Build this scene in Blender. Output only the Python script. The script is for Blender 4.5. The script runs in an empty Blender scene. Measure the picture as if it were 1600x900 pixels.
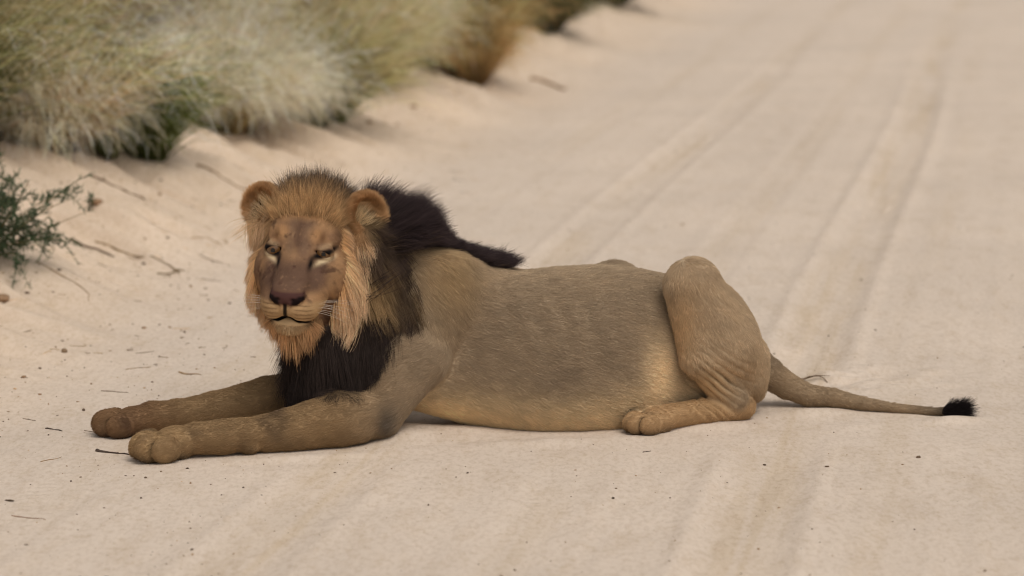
import bpy, math, random
import numpy as np
from mathutils import Vector, Matrix

# ------------------------------------------------------------------ camera, light, exposure
FPX, YH, CAM_H = 4000.0, -250.0, 1.9          # focal length and horizon row (1600x900 frame), eye height
PITCH = math.atan((450 - YH) / FPX)
scene = bpy.context.scene
COL = scene.collection
cam_d = bpy.data.cameras.new('camera')
cam = bpy.data.objects.new('camera', cam_d)
COL.objects.link(cam)
cam.location = (0, 0, CAM_H)
cam.rotation_euler = (math.pi / 2 - PITCH, 0, 0)
cam_d.sensor_width = 36
cam_d.lens = FPX / 1600 * 36
cam_d.clip_start = 0.1
cam_d.clip_end = 3000
cam_d.dof.use_dof = True
cam_d.dof.focus_distance = 8.10
cam_d.dof.aperture_fstop = 1.9
scene.camera = cam

SUN_EL, SUN_AZ = math.radians(60), math.radians(150)    # azimuth clockwise from +Y
world = bpy.data.worlds.new('World')
scene.world = world
world.use_nodes = True
wn = world.node_tree
wn.nodes.clear()
sky = wn.nodes.new('ShaderNodeTexSky')
sky.sky_type = 'NISHITA'
sky.sun_disc = False
sky.sun_elevation = SUN_EL
sky.sun_rotation = SUN_AZ
sky.air_density = 1.0
sky.dust_density = 4.0
sky.ozone_density = 1.0
hs = wn.nodes.new('ShaderNodeHueSaturation')           # thick cloud: nearly neutral sky light
hs.inputs['Saturation'].default_value = 0.18
bg = wn.nodes.new('ShaderNodeBackground')
bg.inputs['Strength'].default_value = 0.125
wo = wn.nodes.new('ShaderNodeOutputWorld')
wn.links.new(sky.outputs[0], hs.inputs['Color'])
wn.links.new(hs.outputs[0], bg.inputs['Color'])
wn.links.new(bg.outputs[0], wo.inputs['Surface'])
sun_d = bpy.data.lights.new('sun', 'SUN')
sun_d.energy = 1.1
sun_d.angle = math.radians(35)
sun_d.color = (1.0, 0.95, 0.88)
sun = bpy.data.objects.new('sun', sun_d)
COL.objects.link(sun)
sd = Vector((math.sin(SUN_AZ) * math.cos(SUN_EL), math.cos(SUN_AZ) * math.cos(SUN_EL), math.sin(SUN_EL)))
sun.rotation_euler = sd.to_track_quat('Z', 'Y').to_euler()
scene.view_settings.view_transform = 'Standard'
scene.view_settings.look = 'None'
scene.view_settings.exposure = 0.0
scene.view_settings.gamma = 1.0
scene.render.engine = 'CYCLES'
scene.cycles.use_denoising = True
scene.cycles.denoising_prefilter = 'ACCURATE'
scene.cycles.filter_width = 1.1
scene.cycles.max_bounces = 6
scene.cycles.diffuse_bounces = 4
scene.cycles.transparent_max_bounces = 4
scene.cycles_curves.shape = 'RIBBONS'

# ------------------------------------------------------------------ helpers
rng = np.random.default_rng(7)
random.seed(7)
A = np.array


def lin(r, g=None, b=None):
    """sRGB 0-255 to linear"""
    c = np.array((r, g, b), float) / 255
    return np.where(c <= .04045, c / 12.92, ((c + .055) / 1.055) ** 2.4)


def sstep(a, b, x):
    t = np.clip((x - a) / (b - a), 0, 1)
    return t * t * (3 - 2 * t)


def nrm(v):
    return v / np.maximum(np.linalg.norm(v, axis=-1, keepdims=True), 1e-9)


_perm = np.random.default_rng(3).random((256, 256)).astype(np.float32)


def vnoise(x, y):
    """2-D value noise 0..1"""
    xi = np.floor(x).astype(int); yi = np.floor(y).astype(int)
    fx = x - xi; fy = y - yi
    fx = fx * fx * (3 - 2 * fx); fy = fy * fy * (3 - 2 * fy)
    g = lambda i, j: _perm[(i + 37 * (j >> 8)) & 255, j & 255]
    return (g(xi, yi) * (1 - fx) + g(xi + 1, yi) * fx) * (1 - fy) + (g(xi, yi + 1) * (1 - fx) + g(xi + 1, yi + 1) * fx) * fy


def fbm(x, y, o=4):
    s = 0; a = .5
    for i in range(o):
        s = s + a * (vnoise(x * 2 ** i + 17.3 * i, y * 2 ** i + 9.1 * i) - .5); a *= .5
    return s


def noise3(p, f):
    """cheap 3-D noise -0.5..0.5"""
    q = p * f
    return (fbm(q[:, 0] + .37 * q[:, 2], q[:, 1] + .61 * q[:, 2] + 31, 3) + fbm(q[:, 2] + 5, q[:, 0] * .8 - q[:, 1] * .6 + 7, 3)) * .7


def ray(px, py):
    u = (px - 800) / FPX; v = (450 - py) / FPX
    return A([u, math.cos(PITCH) + v * math.sin(PITCH), -math.sin(PITCH) + v * math.cos(PITCH)])


def ground_at(px, py, z=0.0):
    d = ray(px, py); t = (z - CAM_H) / d[2]
    return A([0, 0, CAM_H]) + t * d


def new_obj(name, data, parent=None, **props):
    o = bpy.data.objects.new(name, data)
    COL.objects.link(o)
    if parent is not None:
        o.parent = parent
    for k, v in props.items():
        o[k] = v
    return o


def mesh_np(name, verts, faces, mat, smooth=True):
    """quads or tris given as int array (n,k)"""
    me = bpy.data.meshes.new(name)
    faces = np.asarray(faces, np.int32); n, k = faces.shape
    me.vertices.add(len(verts)); me.vertices.foreach_set('co', np.asarray(verts, np.float32).ravel())
    me.loops.add(n * k); me.loops.foreach_set('vertex_index', faces.ravel())
    me.polygons.add(n)
    me.polygons.foreach_set('loop_start', np.arange(0, n * k, k, dtype=np.int32))
    me.polygons.foreach_set('use_smooth', np.full(n, smooth))
    me.update(calc_edges=True)
    if mat: me.materials.append(mat)
    return me


def set_vcol(me, name, col):
    at = me.attributes.new(name, 'FLOAT_COLOR', 'POINT')
    c = np.ones((len(col), 4), np.float32); c[:, :3] = col
    at.data.foreach_set('color', c.ravel())


def hair(name, pts, radius, col, mat, parent=None, colpt=None, **props):
    """pts (n,k,3); radius (n,k) or (k,); col (n,3) per strand or colpt (n,k,3) per point"""
    n, k, _ = pts.shape
    cu = bpy.data.hair_curves.new(name)
    cu.add_curves([k] * n)
    cu.position_data.foreach_set('vector', np.ascontiguousarray(pts, np.float32).ravel())
    r = np.broadcast_to(radius, (n, k)).astype(np.float32)
    at = cu.attributes.get('radius') or cu.attributes.new('radius', 'FLOAT', 'POINT')
    at.data.foreach_set('value', np.ascontiguousarray(r).ravel())
    if colpt is not None:
        at = cu.attributes.new('col', 'FLOAT_COLOR', 'POINT')
        c = np.ones((n * k, 4), np.float32); c[:, :3] = colpt.reshape(-1, 3)
    else:
        at = cu.attributes.new('col', 'FLOAT_COLOR', 'CURVE')
        c = np.ones((n, 4), np.float32); c[:, :3] = col
    at.data.foreach_set('color', c.ravel())
    cu.materials.append(mat)
    return new_obj(name, cu, parent, **props)


def attr_mat(name, rough=.7, spec=.2, transl=0.0, noise=None, bump=None):
    m = bpy.data.materials.new(name); m.use_nodes = True
    nt = m.node_tree; b = nt.nodes['Principled BSDF']
    at = nt.nodes.new('ShaderNodeAttribute'); at.attribute_name = 'col'
    src = at.outputs['Color']
    b.inputs['Roughness'].default_value = rough
    b.inputs['Specular IOR Level'].default_value = spec
    if noise:
        tc = nt.nodes.new('ShaderNodeTexCoord'); nz = nt.nodes.new('ShaderNodeTexNoise')
        nz.inputs['Scale'].default_value = noise[0]; nz.inputs['Detail'].default_value = 4
        nt.links.new(tc.outputs['Object'], nz.inputs['Vector'])
        mr = nt.nodes.new('ShaderNodeMapRange')
        mr.inputs['From Min'].default_value = .3; mr.inputs['From Max'].default_value = .7
        mr.inputs['To Min'].default_value = 1 - noise[1]; mr.inputs['To Max'].default_value = 1 + noise[1]
        nt.links.new(nz.outputs['Fac'], mr.inputs['Value'])
        mu = nt.nodes.new('ShaderNodeVectorMath'); mu.operation = 'SCALE'
        nt.links.new(src, mu.inputs[0]); nt.links.new(mr.outputs[0], mu.inputs['Scale'])
        src = mu.outputs[0]
        if bump:
            bp = nt.nodes.new('ShaderNodeBump'); bp.inputs['Distance'].default_value = bump
            nt.links.new(nz.outputs['Fac'], bp.inputs['Height']); nt.links.new(bp.outputs[0], b.inputs['Normal'])
    nt.links.new(src, b.inputs['Base Color'])
    if transl:
        tr = nt.nodes.new('ShaderNodeBsdfTranslucent'); mx = nt.nodes.new('ShaderNodeMixShader')
        nt.links.new(src, tr.inputs['Color']); mx.inputs[0].default_value = transl
        nt.links.new(b.outputs[0], mx.inputs[1]); nt.links.new(tr.outputs[0], mx.inputs[2])
        nt.links.new(mx.outputs[0], nt.nodes['Material Output'].inputs['Surface'])
    return m


def plain_mat(name, col, rough=.7, spec=.3):
    m = bpy.data.materials.new(name); m.use_nodes = True
    b = m.node_tree.nodes['Principled BSDF']
    b.inputs['Base Color'].default_value = (*col, 1)
    b.inputs['Roughness'].default_value = rough
    b.inputs['Specular IOR Level'].default_value = spec
    return m

# ------------------------------------------------------------------ ground: sandy track with a bank on its left
RD = A([.194, .981])                                    # the way the road runs


def road_st(X, Y):
    return X * RD[1] - Y * RD[0], X * RD[0] + Y * RD[1]

LION_C = A([.0637, 8.338, 0.]); LION_T = math.radians(12)


def ground_z(X, Y, fine=True):
    s, t = road_st(X, Y)
    z = np.zeros_like(s)
    wob = .35 * fbm(t * .35, s * .1, 2)
    sb = s + wob
    # left bank and right bank
    z += .42 * sstep(-3.35, -5.6, sb) + .5 * sstep(-5.2, -9.5, sb)
    z += .4 * sstep(3.6, 6.0, s + .4 * fbm(t * .3, 40 + s * .1, 2)) + .3 * sstep(6, 10, s)
    bank = sstep(-3.1, -4.2, sb)
    far = np.clip((np.hypot(X, Y) - 30) / 60, 0, 1)
    z += far * 2.2 * fbm(X * .012, Y * .012, 3) * np.clip((np.abs(s) - 6) / 25, 0, 1)
    # runnels down the bank
    a, b = .90 * s - .43 * t, .43 * s + .90 * t
    rn = fbm(b * 2.3, a * .55 + 11, 4)
    rg = 1 - np.abs(fbm(b * 3.2 + 4, a * .6 + 2, 3)) * 5
    led = sstep(.0, .06, fbm(b * 2.6 + 9, a * .8 + 6, 3)) * sstep(.35, .0, fbm(b * 2.6 + 9, a * .8 + 6, 3))
    z += bank * (.14 * rn + .06 * np.clip(rg, 0, 1) + .06 * led + .06 * fbm(b * 8, a * 2.4 + 5, 3)) * (1 - .6 * far)
    und = .030 * fbm(X * .55, Y * .4, 3)
    z += und * (1 - bank)
    z += .014 * fbm(X * 2.2, Y * 1.6 + 3, 3)
    # faint old wheel lanes, combed along the road
    lane = fbm(s * 3.6 + .25 * fbm(t * .3, s, 2), t * .03, 4)
    z += (1 - bank) * (.012 * lane + .009 * fbm(s * 11 + 3, t * .05 + 8, 3))
    # two fresh tyre tracks
    for s0, w, dep, ph in ((-.71, .25, .021, 0), (-2.02, .24, .016, .4), (.92, .26, .007, .2), (-1.30, .2, .004, .7), (-2.75, .22, .006, .3)):
        c = s0 + .03 * np.sin(t * .5 + s0)
        e = np.abs(s - c) / (w / 2)
        m = sstep(1.25, .6, e)
        rim = np.exp(-((e - 1.35) / .25) ** 2)
        patch = sstep(-.12, .1, fbm(t * .8 + 7 * s0, s * .5, 2))
        z += -dep * m * (.5 + .5 * patch) + .4 * dep * rim
        if fine:
            lug = np.abs(((t + .35 * np.abs(s - c)) / .045 + ph) % 1 - .5) * 2
            z += m * patch * dep * .50 * sstep(.35, .65, lug) * sstep(.2, .4, e)
    if fine:
        z += .0065 * fbm(X * 9, Y * 6, 3) + .0065 * fbm(X * 22, Y * 11, 3)
    # pressed and pushed-up sand round the animal
    dx, dy = X - LION_C[0], Y - LION_C[1]
    c, sn = math.cos(LION_T), math.sin(LION_T)
    lx, ly = dx * c + dy * sn, -dx * sn + dy * c
    near = np.exp(-((np.maximum(0, np.abs(lx - .05) - 1.35)) / .25) ** 2) * np.exp(-((np.maximum(0, np.abs(ly + .02) - .42)) / .22) ** 2)
    near = np.maximum(near, np.exp(-((np.maximum(0, np.abs(lx - 1.1) - .35)) / .2) ** 2) * np.exp(-((ly + .1) / .25) ** 2))
    z = z * (1 - near)
    g = lambda x0, y0, rx, ry: np.exp(-((lx - x0) / rx) ** 2 - ((ly - y0) / ry) ** 2)
    z += .030 * g(-.47, -.16, .10, .16) + .014 * g(-.29, -.14, .14, .10) + .016 * g(.50, -.24, .16, .06)
    z += .018 * g(.93, -.14, .10, .06) + .016 * g(1.36, -.33, .10, .04) + .010 * g(-.05, -.36, .30, .05) + .010 * g(-.8, -.40, .25, .04)
    z += near * (.010 * fbm(lx * 7, ly * 9 + 20, 3) if fine else 0)
    # scuffed sand behind the tail
    sc = g(1.25, .32, .30, .22)
    z += sc * .11 * fbm(lx * 5 + 3, ly * 7, 3)
    return z


def gz(x, y):
    return float(ground_z(A([float(x)]), A([float(y)]))[0])


def axis_pts(bounds):
    """[(end, step), ...] piecewise spacing, then geometric growth outside"""
    x = bounds[0][0]; out = [x]
    for end, st in bounds[1:]:
        n = max(1, int(round((end - x) / st)))
        out += list(x + (end - x) * (np.arange(1, n + 1) / n)); x = end
    return out


def grow(x, st, lim, f=1.12):
    out = []
    sgn = 1 if st > 0 else -1
    while (lim - x) * sgn > 0:
        x += st; st *= f; out.append(x)
    return out

gx = axis_pts([(-3.2, 0), (-2.2, .02), (2.2, .0105), (3.2, .02)])
gx = grow(gx[0], -.03, -900, 1.06)[::-1] + gx + grow(gx[-1], .03, 900, 1.06)
gy = axis_pts([(6.2, 0), (7.0, .011), (9.6, .010), (12, .02), (17, .04)])
gy = grow(gy[0], -.03, -500, 1.15)[::-1] + gy + grow(gy[-1], .05, 1500, 1.045)
gx, gy = A(gx), A(gy)
GX, GY = np.meshgrid(gx, gy, indexing='ij')
GZ = ground_z(GX, GY)
nx, ny = GX.shape
idx = np.arange(nx * ny).reshape(nx, ny)
gf = np.stack([idx[:-1, :-1], idx[1:, :-1], idx[1:, 1:], idx[:-1, 1:]], -1).reshape(-1, 4)

m_sand = bpy.data.materials.new('sand'); m_sand.use_nodes = True
nt = m_sand.node_tree; bs = nt.nodes['Principled BSDF']
bs.inputs['Roughness'].default_value = .95
bs.inputs['Specular IOR Level'].default_value = .15
tc = nt.nodes.new('ShaderNodeTexCoord')


def tex_noise(scale, detail, rough=.55, sx=1, sy=1):
    mp = nt.nodes.new('ShaderNodeMapping'); mp.inputs['Scale'].default_value = (sx, sy, 1)
    nt.links.new(tc.outputs['Object'], mp.inputs['Vector'])
    n = nt.nodes.new('ShaderNodeTexNoise'); n.inputs['Scale'].default_value = scale
    n.inputs['Detail'].default_value = detail; n.inputs['Roughness'].default_value = rough
    nt.links.new(mp.outputs[0], n.inputs['Vector'])
    return n.outputs['Fac']


def ramp(fac, stops):
    r = nt.nodes.new('ShaderNodeValToRGB')
    e = r.color_ramp.elements
    while len(e) < len(stops): e.new(.5)
    for el, (p, c) in zip(e, stops):
        el.position = p; el.color = (*c, 1)
    nt.links.new(fac, r.inputs[0])
    return r.outputs['Color']


def mix(mode, fac, a, b):
    m = nt.nodes.new('ShaderNodeMix'); m.data_type = 'RGBA'; m.blend_type = mode
    if isinstance(fac, float): m.inputs['Factor'].default_value = fac
    else: nt.links.new(fac, m.inputs['Factor'])
    for i, v in ((6, a), (7, b)):
        if hasattr(v, 'links'): nt.links.new(v, m.inputs[i])
        else: m.inputs[i].default_value = (*v, 1)
    return m.outputs[2]

SAND = lin(202, 184.5, 166.5)
c1 = ramp(tex_noise(.9, 6), [(.3, SAND * .93), (.7, SAND * 1.05)])
bk = nt.nodes.new('ShaderNodeAttribute'); bk.attribute_name = 'bank'
c1 = mix('MULTIPLY', bk.outputs['Fac'], c1, (1.02, .975, .91))           # ruddier, looser sand on the bank
c2 = ramp(tex_noise(9, 8, .75, 1, .35), [(.36, (.90, .87, .82)), (.50, (1., 1., 1.))])
c3 = ramp(tex_noise(60, 4, .7, 1, .5), [(.3, (.86, .83, .79)), (.55, (1.02, 1.02, 1.02))])
cc = mix('MULTIPLY', 1.0, mix('MULTIPLY', .7, c1, c2), c3)
tk = nt.nodes.new('ShaderNodeAttribute'); tk.attribute_name = 'trk'
cc = mix('MULTIPLY', tk.outputs['Fac'], cc, (.90, .865, .79))
nt.links.new(cc, bs.inputs['Base Color'])
bp = nt.nodes.new('ShaderNodeBump'); bp.inputs['Distance'].default_value = .006; bp.inputs['Strength'].default_value = .6
nt.links.new(tex_noise(45, 6, .65, 1, .55), bp.inputs['Height'])
nt.links.new(bp.outputs[0], bs.inputs['Normal'])
gme = mesh_np('sandy_ground', np.stack([GX, GY, GZ], -1).reshape(-1, 3), gf, m_sand)
_s, _t2 = road_st(GX, GY)                               # compacted, yellower sand in the wheel lanes
trk = np.zeros_like(_s)
for s0, w, q in ((-.71, .26, .9), (-2.02, .24, .8), (.92, .26, .6), (-1.30, .2, .5), (-2.75, .22, .5), (-.35, .15, .4), (.3, .2, .4)):
    e = np.abs(_s - s0 - .03 * np.sin(_t2 * .5 + s0)) / (w / 2)
    trk = np.maximum(trk, q * sstep(1.25, .4, e) * (.35 + .65 * sstep(-.1, .1, fbm(_s * 40, _t2 * 1.2, 2))) * sstep(-.25, .2, fbm(_t2 * .7 + 5 * s0, _s * 6, 3)))
at = gme.attributes.new('trk', 'FLOAT', 'POINT'); at.data.foreach_set('value', trk.astype(np.float32).ravel())
at = gme.attributes.new('bank', 'FLOAT', 'POINT'); at.data.foreach_set('value', sstep(-2.9, -4.0, _s + .5 * fbm(GX, GY, 3)).astype(np.float32).ravel())
new_obj('sandy_ground', gme,
        kind='structure', label='pale pinkish sand track with tyre marks and a low bank')

# ------------------------------------------------------------------ the lion: one implicit surface
CT, ST = math.cos(LION_T), math.sin(LION_T)


def w2l(w):
    d = w - LION_C
    return A([d[0] * CT + d[1] * ST, -d[0] * ST + d[1] * CT, d[2]])


def P(px, py, lat):
    """photo pixel -> lion-local point on the lengthwise plane `lat` metres to the camera's side of the spine"""
    n = A([ST, -CT, 0]); d = ray(px, py); o = A([0, 0, CAM_H])
    return w2l(o + (lat - n @ (o - LION_C)) / (n @ d) * d)


def PX(px, lat, z):
    """same plane, given pixel column and height"""
    lo, hi = 0., 1200.
    for _ in range(40):
        m = (lo + hi) / 2
        if P(px, m, lat)[2] > z: lo = m
        else: hi = m
    return P(px, lo, lat)


def d_ell(p, c, r, R=None):
    q = p - c
    if R is not None: q = q @ R
    k0 = np.sqrt(((q / r) ** 2).sum(-1)); k1 = np.sqrt(((q / (np.asarray(r) ** 2)) ** 2).sum(-1))
    return k0 * (k0 - 1) / np.maximum(k1, 1e-6)


def d_cone(p, a, b, ra, rb):
    ab = b - a
    h = np.clip(((p - a) @ ab) / (ab @ ab), 0, 1)
    return np.linalg.norm(p - a - h[..., None] * ab, axis=-1) - (ra + (rb - ra) * h)


def smin(a, b, k):
    if k <= 0: return np.minimum(a, b)
    h = np.clip(.5 + .5 * (b - a) / k, 0, 1)
    return b + (a - b) * h - k * h * (1 - h)


def smax(a, b, k): return -smin(-a, -b, k)


def rotz(a):
    c, s = math.cos(a), math.sin(a)
    return A([[c, -s, 0], [s, c, 0], [0, 0, 1]])


def rotm(ax, ay, az):
    cx, sx, cy, sy = math.cos(ax), math.sin(ax), math.cos(ay), math.sin(ay)
    X = A([[1, 0, 0], [0, cx, -sx], [0, sx, cx]]); Y = A([[cy, 0, sy], [0, 1, 0], [-sy, 0, cy]])
    return rotz(az) @ Y @ X

import time as _t; _T0 = _t.time()
PR = []                                   # (group, fn, lo, hi, k, op)


def add(group, fn, lo, hi, k=.03, op='u'):
    PR.append((group, fn, np.minimum(lo, hi), np.maximum(lo, hi), k, op))


def cone(g, a, b, ra, rb, k=.03, op='u'):
    r = max(ra, rb)
    add(g, lambda p: d_cone(p, a, b, ra, rb), np.minimum(a, b) - r, np.maximum(a, b) + r, k, op)


def chain(g, pts, k=.03):
    for (a, ra), (b, rb) in zip(pts[:-1], pts[1:]): cone(g, a, b, ra, rb, k)


def ell(g, c, r, R=None, k=.03, op='u'):
    m = max(r)
    add(g, lambda p: d_ell(p, c, r, R), c - m, c + m, k, op)

# trunk: stations (pixel column, top row, lowest z, half width, sideways shift)
TS = A([(550, 440, .20, .08, .06), (580, 405, .13, .125, .05), (620, 385, .08, .14, .04), (660, 381, .05, .148, .025), (710, 394, .015, .165, .012),
        (760, 410, -.02, .205, .0), (820, 424, -.045, .250, .0), (880, 419, -.055, .270, .0), (940, 416, -.055, .268, .0), (1000, 422, -.05, .238, 0),
        (1050, 432, -.03, .19, .0), (1100, 447, .0, .155, .0), (1140, 477, .025, .13, .0), (1165, 517, .06, .10, .0), (1185, 560, .10, .05, .0)])
_tp = A([P(a, b, 0.0) for a, b, _, _, _ in TS])
TX = _tp[:, 0]; TZT = _tp[:, 2]; TZB = TS[:, 2]; THW = TS[:, 3]; TY = -TS[:, 4]


def d_trunk(p):
    x = p[..., 0]
    zt = np.interp(x, TX, TZT); zb = np.interp(x, TX, TZB); hw = np.interp(x, TX, THW); yc = np.interp(x, TX, TY)
    zc = (zt + zb) / 2; hh = (zt - zb) / 2
    q = (p[..., 2] - zc) / hh
    w = hw * (1 - .13 * np.clip(q, -1, 1))
    e = np.where(q < 0, 2.7, 2.15)
    r = (np.abs((p[..., 1] - yc) / w) ** e + np.abs(q) ** e) ** (1 / e)
    d = (r - 1) * np.minimum(hh, hw)
    ex = np.maximum(TX[0] - x, x - TX[-1])
    return np.where(ex > 0, np.maximum(d, ex), d)

add('trunk', d_trunk, A([TX[0] - .02, -.36, -.07]), A([TX[-1] + .02, .36, .72]), 0)

# neck and fore chest
cone('neck', P(680, 470, .01), P(580, 395, .03), .175, .125, .06)
cone('neck', P(605, 520, .05), P(545, 440, .04), .15, .11, .06)
ell('chest', P(575, 560, .07), (.13, .15, .17), None, .06)
ell('chest', P(505, 545, .09), (.10, .11, .12), None, .06)
# shoulders and forelegs (near, far)
ell('shoulder', P(668, 485, .145), (.10, .06, .19), rotm(0, .35, 0), .05)
cone('shoulder', P(700, 445, .10), P(650, 560, .17), .07, .085, .05)
ell('shoulder', P(660, 470, -.12), (.10, .06, .19), rotm(0, .35, 0), .05)
cone('shoulder', P(712, 418, .085), P(664, 510, .165), .035, .055, .025)
ell('hollow', P(1028, 500, .30), (.07, .075, .13), None, .06, 's')
n_el = PX(590, .21, .092)
cone('nearfore', P(650, 555, .165), n_el, .100, .082, .028)
chain('nearfore', [(n_el, .080), (PX(530, .245, .084), .084), (PX(450, .275, .066), .061), (PX(385, .295, .058), .050), (PX(350, .30, .058), .051), (PX(310, .30, .056), .050)], .012)
cone('nearfore', PX(530, .235, .112), PX(410, .28, .064), .056, .036, .02)
cone('nearfore', PX(560, .262, .055), PX(420, .30, .040), .045, .034, .02)
ell('nearfore', PX(372, .300, .068), (.045, .04, .038), None, .02)
ell('nearfore', PX(392, .318, .030), (.03, .025, .025), None, .012)
f_el = PX(500, -.10, .10)
chain('farfore', [(P(600, 520, -.10), .10), (f_el, .085), (PX(420, -.075, .088), .075), (PX(335, -.055, .066), .055), (PX(275, -.04, .056), .048), (PX(240, -.04, .056), .050)], .012)
ell('farfore', PX(282, -.03, .066), (.045, .04, .038), None, .02)


TOES = []


def paw(g, c, ang, s, spread=1.0, toes=4):
    """c: centre of the foot on the ground; ang: heading from -x, turned towards the camera"""
    R = rotz(math.pi + ang)
    T = lambda x, y, z: c + R @ A([x, y, z]) * s
    ell(g, T(-.015, 0, .044), (.066 * s, .056 * s, .042 * s), R, .02)
    for i, (fx, fy, r) in enumerate(((.042, .053, .029), (.072, .019, .032), (.072, -.019, .032), (.042, -.053, .029))):
        ell(g, T(fx, fy * spread, .038), (r * 1.45 * s, r * .72 * s, r * 1.30 * s), R, .003)
        TOES.append((c, T(fx, fy * spread, .038), A([r * 1.45 * s, r * .72 * s, r * 1.30 * s]), R))
    ell(g, T(-.005, .0, .012), (.05 * s, .045 * s, .02 * s), R, .02)
    return T

T_near = paw('nearpaw', PX(268, .305, 0.0), math.radians(22), 1.12, 1.05)
T_far = paw('farpaw', PX(205, -.04, 0.0), math.radians(5), 1.05)
# hind leg, near: knee up, foot flat under it
KN = P(1082, 446, .20)
ell('thigh', P(1120, 520, .155), (.125, .085, .19), rotm(0, -.42, 0), .012)
cone('thigh', KN, P(1125, 540, .18), .090, .125, .010)
cone('thigh', P(1125, 540, .16), P(1158, 585, .12), .12, .085, .04)
cone('thigh', KN + A([-.008, -.005, -.01]), P(1098, 560, .235), .078, .070, .014)
cone('shin', P(1098, 560, .235), P(1142, 622, .195), .070, .050, .014)
hk = PX(1152, .17, .05)
cone('shin', P(1130, 600, .20), hk, .058, .045, .014)
chain('hindfoot', [(hk + A([.014, 0, -.006]), .046), (PX(1100, .225, .048), .042), (PX(1045, .265, .046), .041)], .010)
paw('hindpaw', PX(1022, .278, 0.0), math.radians(14), .90, .95)
# buttock over the heel
cone('thigh', P(1160, 560, .10), P(1172, 606, .08), .085, .05, .04)
# far haunch showing over the back, far hind foot
ell('farthigh', P(958, 466, -.13), (.12, .08, .13), None, .04)
cone('farthigh', P(1000, 470, -.17), P(1090, 560, -.15), .10, .10, .04)
chain('farthigh', [(PX(1110, -.2, .05), .05), (PX(1000, -.25, .05), .05)], .03)
# tail
TL = [(P(1168, 566, 0.0), .062), (P(1200, 583, .0), .052), (P(1228, 602, .0), .044), (PX(1262, .02, .040), .037), (PX(1300, .055, .034), .031), (PX(1345, .11, .023), .020),
      (PX(1395, .17, .017), .0145), (PX(1450, .235, .014), .0120), (PX(1498, .285, .018), .0105)]
chain('tail', TL, .006)
ell('tail', TL[0][0] + A([-.03, 0, 0]), (.08, .075, .075), None, .05)

# ---- head, in its own frame: x forward, y to its left, z up
HY, HP, HR, HS = math.radians(20.4), math.radians(2.7), math.radians(-3.5), 1.315
HT = A([-.7611, -.08, .5752])
_M = np.stack([A([-math.sin(HY), -math.cos(HY), 0]), A([math.cos(HY), -math.sin(HY), 0]), A([0, 0, 1.])], 1)
_Rp = A([[math.cos(HP), 0, math.sin(HP)], [0, 1, 0], [-math.sin(HP), 0, math.cos(HP)]])
_Rr = A([[1, 0, 0], [0, math.cos(HR), -math.sin(HR)], [0, math.sin(HR), math.cos(HR)]])
HM = _M @ _Rp @ _Rr
h2l = lambda q: HM @ (np.asarray(q, float) * HS) + HT
l2h = lambda p: ((p - HT) @ HM) / HS
HEAD = []


def hell(c, r, rot=None, k=.02, op='u'): HEAD.append((lambda p: d_ell(p, A(c), A(r), rot), k, op))
def hcone(a, b, ra, rb, k=.02, op='u'): HEAD.append((lambda p: d_cone(p, A(a), A(b), ra, rb), k, op))


EYE = A([.078, .063, .036])
hell((-.06, 0, .040), (.13, .104, .098), None, 0)
hell((.015, 0, .055), (.062, .075, .050), rotm(0, .5, 0), .03)             # forehead
for sg in (1, -1):
    hell((.030, sg * .046, .072), (.045, .034, .026), rotm(0, .55, sg * .25), .02)   # brow
    hcone((.055, sg * .014, .032), (.166, sg * .015, -.046), .036, .027, .022)       # bridge
    hell((.140, sg * .036, -.082), (.056, .036, .036), rotm(0, .12, -sg * .22), .014)  # whisker pad
    hell((.055, sg * .070, -.010), (.055, .030, .036), rotm(0, .3, -sg * .45), .025)   # cheek bone
    hell((-.010, sg * .084, -.045), (.080, .045, .070), None, .03)         # jaw muscle
    hcone((.110, sg * .016, -.124), (-.02, sg * .062, -.095), .034, .045, .025)       # lower jaw
    hell((.090, sg * .052, -.050), (.05, .03, .035), None, .03)            # between cheek and pad
hell((.130, 0, -.128), (.038, .034, .022), None, .016)                     # chin
hell((.178, 0, -.076), (.024, .020, .026), None, .012)                     # philtrum block
hell((.182, 0, -.053), (.023, .041, .0195), rotm(0, .35, 0), .008)         # nose leather
HEAD.append((lambda p: d_ell(p, A([.211, .023, -.059]), A([.016, .0085, .0055]), rotm(.5, .2, .7)), .004, 's'))
HEAD.append((lambda p: d_ell(p, A([.211, -.023, -.059]), A([.016, .0085, .0055]), rotm(-.5, .2, -.7)), .004, 's'))
# groove below the nose, mouth line
HEAD.append((lambda p: d_cone(p, A([.203, 0, -.070]), A([.200, 0, -.100]), .0035, .004), .008, 's'))


def d_mouth(p):
    y = np.abs(p[..., 1])
    zl = -.1030 - .012 * sstep(.0, .03, y) - .016 * sstep(.03, .07, y)
    return np.maximum(np.abs(p[..., 2] - zl) - .0032, np.maximum(.10 - p[..., 0], y - .062))

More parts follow.
